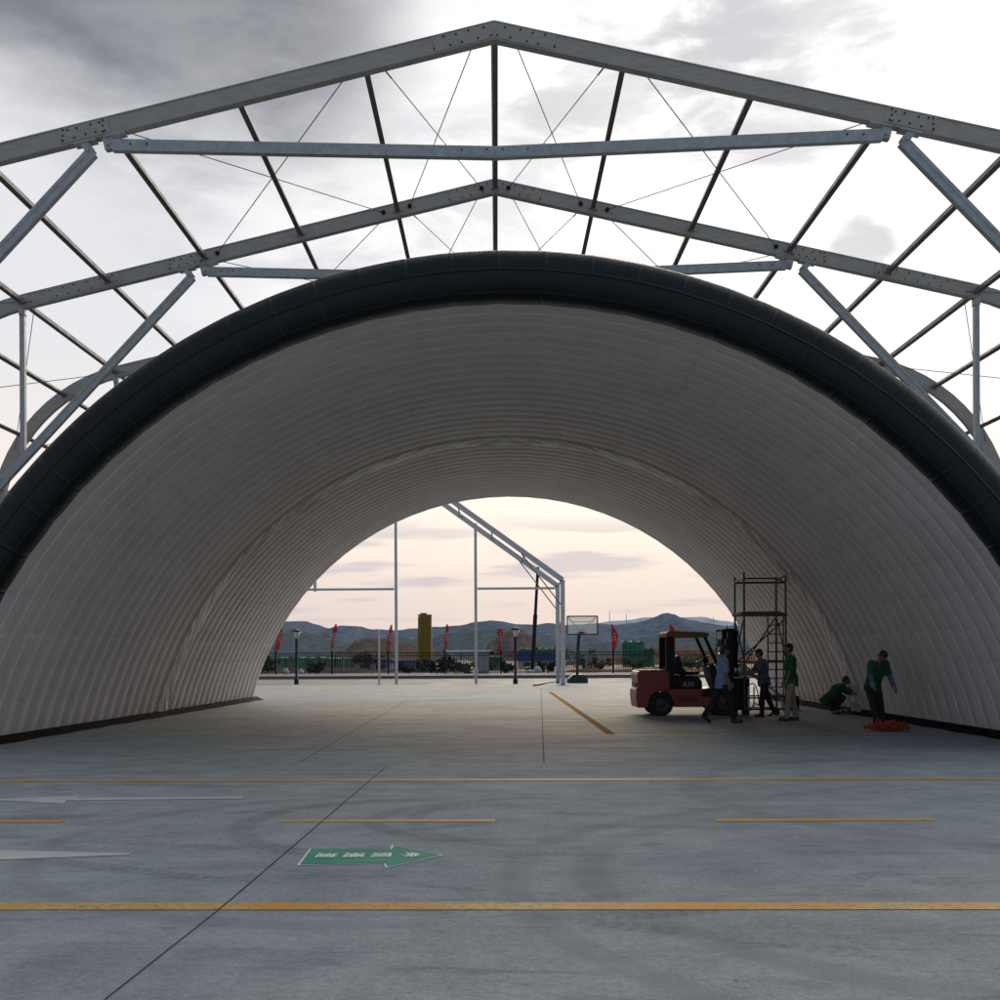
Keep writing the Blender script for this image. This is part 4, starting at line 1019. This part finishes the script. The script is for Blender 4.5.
# ------------------------------------------------------------------ people
def remeshed(mb, name, mat, parent, voxel=.011, smooth=2):
    me = bpy.data.meshes.new('tmp'); mb.bm.to_mesh(me); mb.bm.free()
    o = bpy.data.objects.new('tmp', me); col.objects.link(o)
    m = o.modifiers.new('r', 'REMESH'); m.mode = 'VOXEL'; m.voxel_size = voxel
    s = o.modifiers.new('s', 'SMOOTH'); s.iterations = smooth; s.factor = .5
    bpy.context.view_layer.update()
    me2 = bpy.data.meshes.new_from_object(o.evaluated_get(bpy.context.evaluated_depsgraph_get()))
    bpy.data.objects.remove(o)
    me2.materials.clear(); me2.materials.append(mat)
    for p in me2.polygons: p.use_smooth = True
    r = bpy.data.objects.new(name, me2); col.objects.link(r); r.parent = parent
    return r
from mathutils import noise as mn
def creases(o, amp, off, base=0.0):
    me = o.data; nn = [v.normal.copy() for v in me.vertices]
    for v, n in zip(me.vertices, nn):
        q = V((v.co.x * 9 + off, v.co.y * 9, v.co.z * 21 + v.co.x * 8))
        v.co += n * base + n * amp * (abs(mn.noise(q)) * 1.6 - .35 + .5 * mn.noise(q * 2.1))
def limb(mb, p, q, r1, r2):
    mb.tube(p, q, r1, r2, 14); mb.ball(p, (r1,) * 3, 2); mb.ball(q, (r2,) * 3, 2)
SKIN = paint('skin', (.24, .13, .085), .5, 0, .1, 8); HAIR = paint('hair', (.012, .010, .009), .5)
EYE_M = paint('eye_dark', (.02, .015, .012), .2)
def person(name_label, loc, rz_, H, lean, legs, arms, shirt, trousers, shoes, hairlen=.0, head_pitch=0.0, hip_drop=None, sleeve=.55, covers=None, gloves=False, long_leg=1.0, head_yaw=0.0):
    """legs: [(hip flex, knee flex, abduction)] left,right; arms: [(shoulder flex, elbow flex, abduction)] degrees; faces local +X"""
    e = empty('person', loc, rz_); tag(e, name_label, 'person')
    s = H / 1.62
    thL, shL, uaL, faL = .40 * s, .385 * s, .275 * s, .245 * s
    def rotY(v, a): return V((v.x * cos(a) + v.z * sin(a), v.y, -v.x * sin(a) + v.z * cos(a)))
    # solve hip height from the lower foot
    def leg_pts(hip, l, sg):
        hf, kf, ab = [R(a) for a in l]
        d1 = V((sin(hf) * cos(ab), sg * sin(ab), -cos(hf) * cos(ab))); kn = hip + d1 * thL
        a2 = hf - kf; d2 = V((sin(a2) * cos(ab * .4), sg * sin(ab * .4), -cos(a2) * cos(ab * .4))); an = kn + d2 * shL
        return kn, an, a2
    hips = [V((0, .085 * s, 0)), V((0, -.085 * s, 0))]
    low = min(leg_pts(h, l, sg)[1].z for h, l, sg in zip(hips, legs, (1, -1)))
    hz = -low + .085 * s
    hips = [h + V((0, 0, hz)) for h in hips]
    L = R(lean)
    def tp(x, y, z): v = rotY(V((x, y, z)) * s, L); return v + V((0, 0, hz))
    sho = [tp(0, .165, .50), tp(0, -.165, .50)]
    neck0, neck1 = tp(.005, 0, .53), tp(.02, 0, .60)
    hp = R(head_pitch)
    hc = neck1 + rotY(V((.015, 0, .105)) * s, hp)
    body = MB(); shirtm = MB(); tro = MB(); sho_m = MB()
    # torso
    def torso(mb, g):
        mb.ball(tp(0, 0, .00), ((.105 + g) * s, (.155 + g) * s, (.11 + g) * s), 3)
        mb.ball(tp(0, 0, .14), ((.10 + g) * s, (.145 + g) * s, (.15) * s), 3)
        mb.ball(tp(.005, 0, .32), ((.112 + g) * s, (.165 + g) * s, (.18) * s), 3)
        mb.ball(tp(0, 0, .44), ((.095 + g) * s, (.17 + g) * s, (.09 + g) * s), 3)
        for h in sho: mb.ball(h, ((.058 + g) * s,) * 3, 2)
    torso(body, 0); 
    st = MB()
    torso(shirtm, .018)
    shirtm.tube(tp(0, 0, -.10), tp(0, 0, .12), .155 * s, .145 * s, 16)
    limb(body, neck0, neck1, .056 * s, .052 * s)
    rotm = Matrix.Rotation(hp, 3, 'Y') @ Matrix.Rotation(R(head_yaw), 3, 'Z')
    def hd(x, y, z): return hc + rotm @ (V((x, y, z)) * s)
    body.ball(hd(-.005, 0, .025), (.095 * s, .075 * s, .092 * s), 3, rotm); body.ball(hd(.022, 0, -.035), (.066 * s, .058 * s, .075 * s), 3, rotm)
    body.ball(hd(.095, 0, -.012), (.018 * s, .013 * s, .024 * s), 2, rotm); body.ball(hd(.082, 0, -.06), (.010 * s, .024 * s, .012 * s), 2, rotm)
    for sg in (1, -1): body.ball(hd(-.005, sg * .077, -.008), (.020 * s, .010 * s, .032 * s), 2, rotm)
    limb(body, neck1, hd(0, 0, -.04), .050 * s, .045 * s)
    hands = []
    for sg, h, a in zip((1, -1), sho, arms):
        sf, ef, ab = [R(q) for q in a]
        d1 = V((sin(sf) * cos(ab), sg * sin(ab), -cos(sf) * cos(ab))); el = h + d1 * uaL
        a2 = sf + ef; d2 = V((sin(a2) * cos(ab * .6), sg * sin(ab * .6), -cos(a2) * cos(ab * .6))).normalized(); wr_ = el + d2 * faL
        limb(body, h, el, .046 * s, .038 * s); limb(body, el, wr_, .038 * s, .026 * s)
        # hand: palm, four fingers of unequal length with a bend, thumb from the side
        side = V((0, sg, 0)); nrm = d2.cross(side).normalized(); side = nrm.cross(d2).normalized() * (1 if True else 1)
        fwd = nrm if nrm.x > 0 else -nrm
        palm = wr_ + d2 * .045 * s
        body.bar(wr_ + d2 * .005, wr_ + d2 * .085 * s, .026 * s, .072 * s, side); body.ball(palm, (.035 * s, .035 * s, .035 * s), 2)
        inn = -side if side.dot(V((0, sg, 0))) > 0 else side
        for q, ln in enumerate((.068, .078, .072, .055)):
            base = wr_ + d2 * .082 * s + fwd * (.027 - .018 * q) * s
            m1 = base + (d2 * .9 + inn * .25).normalized() * ln * .5 * s; m2 = m1 + (d2 * .75 + inn * .6).normalized() * ln * .5 * s
            limb(body, base - d2 * .02, m1, .0095, .009); limb(body, m1, m2, .009, .008)
        tb = wr_ + d2 * .03 * s + fwd * .03 * s; t1 = tb + (fwd * .75 + d2 * .7).normalized() * .035 * s; t2 = t1 + (d2 + inn * .3).normalized() * .03 * s
        limb(body, tb, t1, .012, .0105); limb(body, t1, t2, .0105, .009)
        se = h + d1 * uaL * min(1, sleeve * 1.55)
        limb(shirtm, h, se, .068 * s, .060 * s)
        if covers: hands.append((el + (h - el) * .15, wr_, gloves, d2, wr_))
    toes = []
    for sg, h, l in zip((1, -1), hips, legs):
        kn, an, a2 = leg_pts(h, l, sg)
        limb(body, h, kn, .078 * s, .052 * s); limb(body, kn, an, .050 * s, .034 * s)
        limb(tro, h, kn, .093 * s, .073 * s); limb(tro, kn, an + V((0, 0, .01)), .072 * s, .060 * s)
        # foot follows shank but stays near flat when it is the standing foot
        pitch = max(-.9, min(.6, a2 * (1.0 if an.z > .12 * s else .15)))
        fd = V((cos(pitch), sg * .12, sin(pitch))); fd.normalize()
        toe = an + fd * .17 * s + V((0, 0, -.045 * s)); heel = an - fd * .05 * s + V((0, 0, -.045 * s))
        limb(body, an, an + fd * .1 * s + V((0, 0, -.04 * s)), .034 * s, .03 * s)
        so_ = MB()
        so_.ball((toe + heel) / 2, (.135 * s, .046 * s, .036 * s), 3, fd.to_track_quat('X', 'Z').to_matrix()); so_.ball(an + V((0, 0, -.02 * s)), (.052 * s, .045 * s, .052 * s), 2)
        so_.box((toe + heel) / 2 + V((0, 0, -.028 * s)), (.25 * s, .085 * s, .022), fd.to_track_quat('X', 'Z').to_matrix())
        toes.append(so_)
    tro.ball(tp(0, 0, .02), (.122 * s, .168 * s, .12 * s), 3)
    tro.tube(tp(0, 0, -.02), tp(0, 0, .12), .145 * s, .14 * s, 16)
    bd = remeshed(body, 'body', SKIN, e, .0115, 2)
    creases(remeshed(shirtm, 'shirt', shirt, e, .012, 3), .013, H * 7, .007); creases(remeshed(tro, 'trousers', trousers, e, .012, 3), .011, H * 11 + 3)
    for so_ in toes: remeshed(so_, 'shoe', shoes, e, .010, 2)
    hm = MB(); hm.ball(hd(-.016, 0, .048), (.096 * s, .083 * s, .082 * s), 3, rotm); hm.ball(hd(-.045, 0, .0), (.062 * s, .079 * s, .075 * s), 3, rotm); hm.ball(hd(.045, 0, .085), (.045 * s, .06 * s, .028 * s), 2, rotm)
    remeshed(hm, 'hair', HAIR, e, .010, 1)
    for sg in (1, -1): MB().ball(hd(.082, sg * .030, .010), (.010 * s, .014 * s, .007 * s), 2, rotm).build('eye', EYE_M, e, True)
    if covers:
        for (el, wr_, gl, d2, w2) in hands:
            cm = MB(); limb(cm, el, wr_, .056 * s, .045 * s); remeshed(cm, 'sleeve_cover', covers, e, .012, 2)
            gmk = MB(); limb(gmk, wr_ - d2 * .03, wr_ + d2 * .015, .047 * s, .042 * s); remeshed(gmk, 'cuff', paint('cuff_yellow', (.35, .26, .09), .7), e, .010, 1)
    return e
BLUESH = paint('shirt_blue', (.20, .29, .49), .75, 0, .12, 6, .2); DARKTR = paint('trousers_dark', (.014, .014, .018), .8, 0, .3, 6, .2); GREY_SH = paint('shirt_grey', (.085, .095, .12), .8, 0, .2, 6, .2)
GREEN_SH = paint('shirt_green', (.008, .085, .035), .8, 0, .2, 6, .2); TAN = paint('trousers_tan', (.30, .25, .20), .8, 0, .15, 6, .2); SHOE = paint('shoe_black', (.012, .012, .012), .4); COVER = paint('sleeve_blue', (.06, .14, .22), .7)
P = gr(722.5, 722.5)
person('person in light blue shirt and dark trousers walking past the forklift', (P.x, P.y, 0), 0, 1.63, 2, [(-22, 12, 2), (18, 4, 2)], [(14, 18, 5), (2, 12, 6)], BLUESH, DARKTR, SHOE, head_pitch=4)
P = gr(764, 716.5)
person('person in grey shirt and black trousers reaching towards the blower', (P.x, P.y, 0), pi, 1.55, 6, [(10, 8, 3), (-16, 10, 3)], [(30, 45, 5), (36, 40, 6)], GREY_SH, DARKTR, SHOE, head_pitch=14)
P = gr(791, 720.5)
person('person in green shirt and tan trousers standing beside the scaffold', (P.x, P.y, 0), pi - .12, 1.65, 1, [(9, 2, 4), (-8, 2, 4)], [(8, 12, 6), (4, 14, 6)], GREEN_SH, TAN, SHOE, head_pitch=3)
P = gr(825, 713)
person('person in green shirt crouching at the foot of the tunnel wall', (P.x, P.y - .1, 0), -.15, 1.6, 42, [(112, 142, 12), (104, 138, 10)], [(52, 12, 6), (60, 8, 8)], GREEN_SH, DARKTR, SHOE, head_pitch=30)
P = gr(874.5, 727.5)
person('person in green shirt with blue sleeve covers bending over the orange netting', (P.x, P.y + .1, 0), -pi / 2 + .25, 1.58, 24, [(16, 8, 3), (26, 10, 3)], [(4, 18, 17), (20, 22, 19)], GREEN_SH, DARKTR, SHOE, head_pitch=44, sleeve=.5, covers=COVER)

# orange netting heap
NETO = paint('orange_net', (.38, .04, .022), .6, 0, .25, 8); rn = random.Random(21); P = gr(887, 731)
mb = MB()
for q in range(26):
    cx, cy2 = rn.gauss(0, .13), rn.gauss(0, .06); pts = []; a0 = rn.uniform(0, 6.28); rr = rn.uniform(.07, .17)
    for t in range(12): a = a0 + t * .55; pts.append(V((cx + rr * 1.3 * cos(a) + rn.gauss(0, .02), cy2 + rr * .6 * sin(a) + rn.gauss(0, .02), .025 + abs(rn.gauss(.06, .05)) * max(.15, 1.2 - abs(cx) * 1.8))))
    mb.path(pts, .014, 6)
o = mb.build('netting_heap', NETO, None, True); o.location = (P.x, P.y, 0); tag(o, 'tangled orange-red netting heaped on the concrete at the bent person', 'netting')
# clear plastic sheet at the flap foot
P = gr(846, 714); o = MB().grid(lambda i, j: V((-.35 + .7 * i / 14, -.2 + .4 * j / 8, .03 + .10 * abs(sin(i * 1.1 + j * .7)) * math.exp(-((i - 7) / 6) ** 2) + (.25 if i > 11 else 0) * (j / 8))), 15, 9).build('plastic_sheet', paint('plastic', (.42, .44, .47), .25, 0, .2, 5), None, True)
o.location = (P.x, P.y, 0); tag(o, 'crumpled pale plastic sheet in front of the crouching person', 'plastic sheet')
# ropes/tools bag at scaffold foot
P = gr(797, 711); e = empty('tool_box', (P.x, P.y + .6, 0)); tag(e, 'dark tool box behind the legs of the standing person', 'tool box')
MB().box((0, 0, .19), (.40, .30, .36), None, .02).build('case', FBLK, e); MB().path([V((-.12, 0, .37)), V((-.10, 0, .46)), V((.10, 0, .46)), V((.12, 0, .37))], .014).build('handle', FBLK, e)
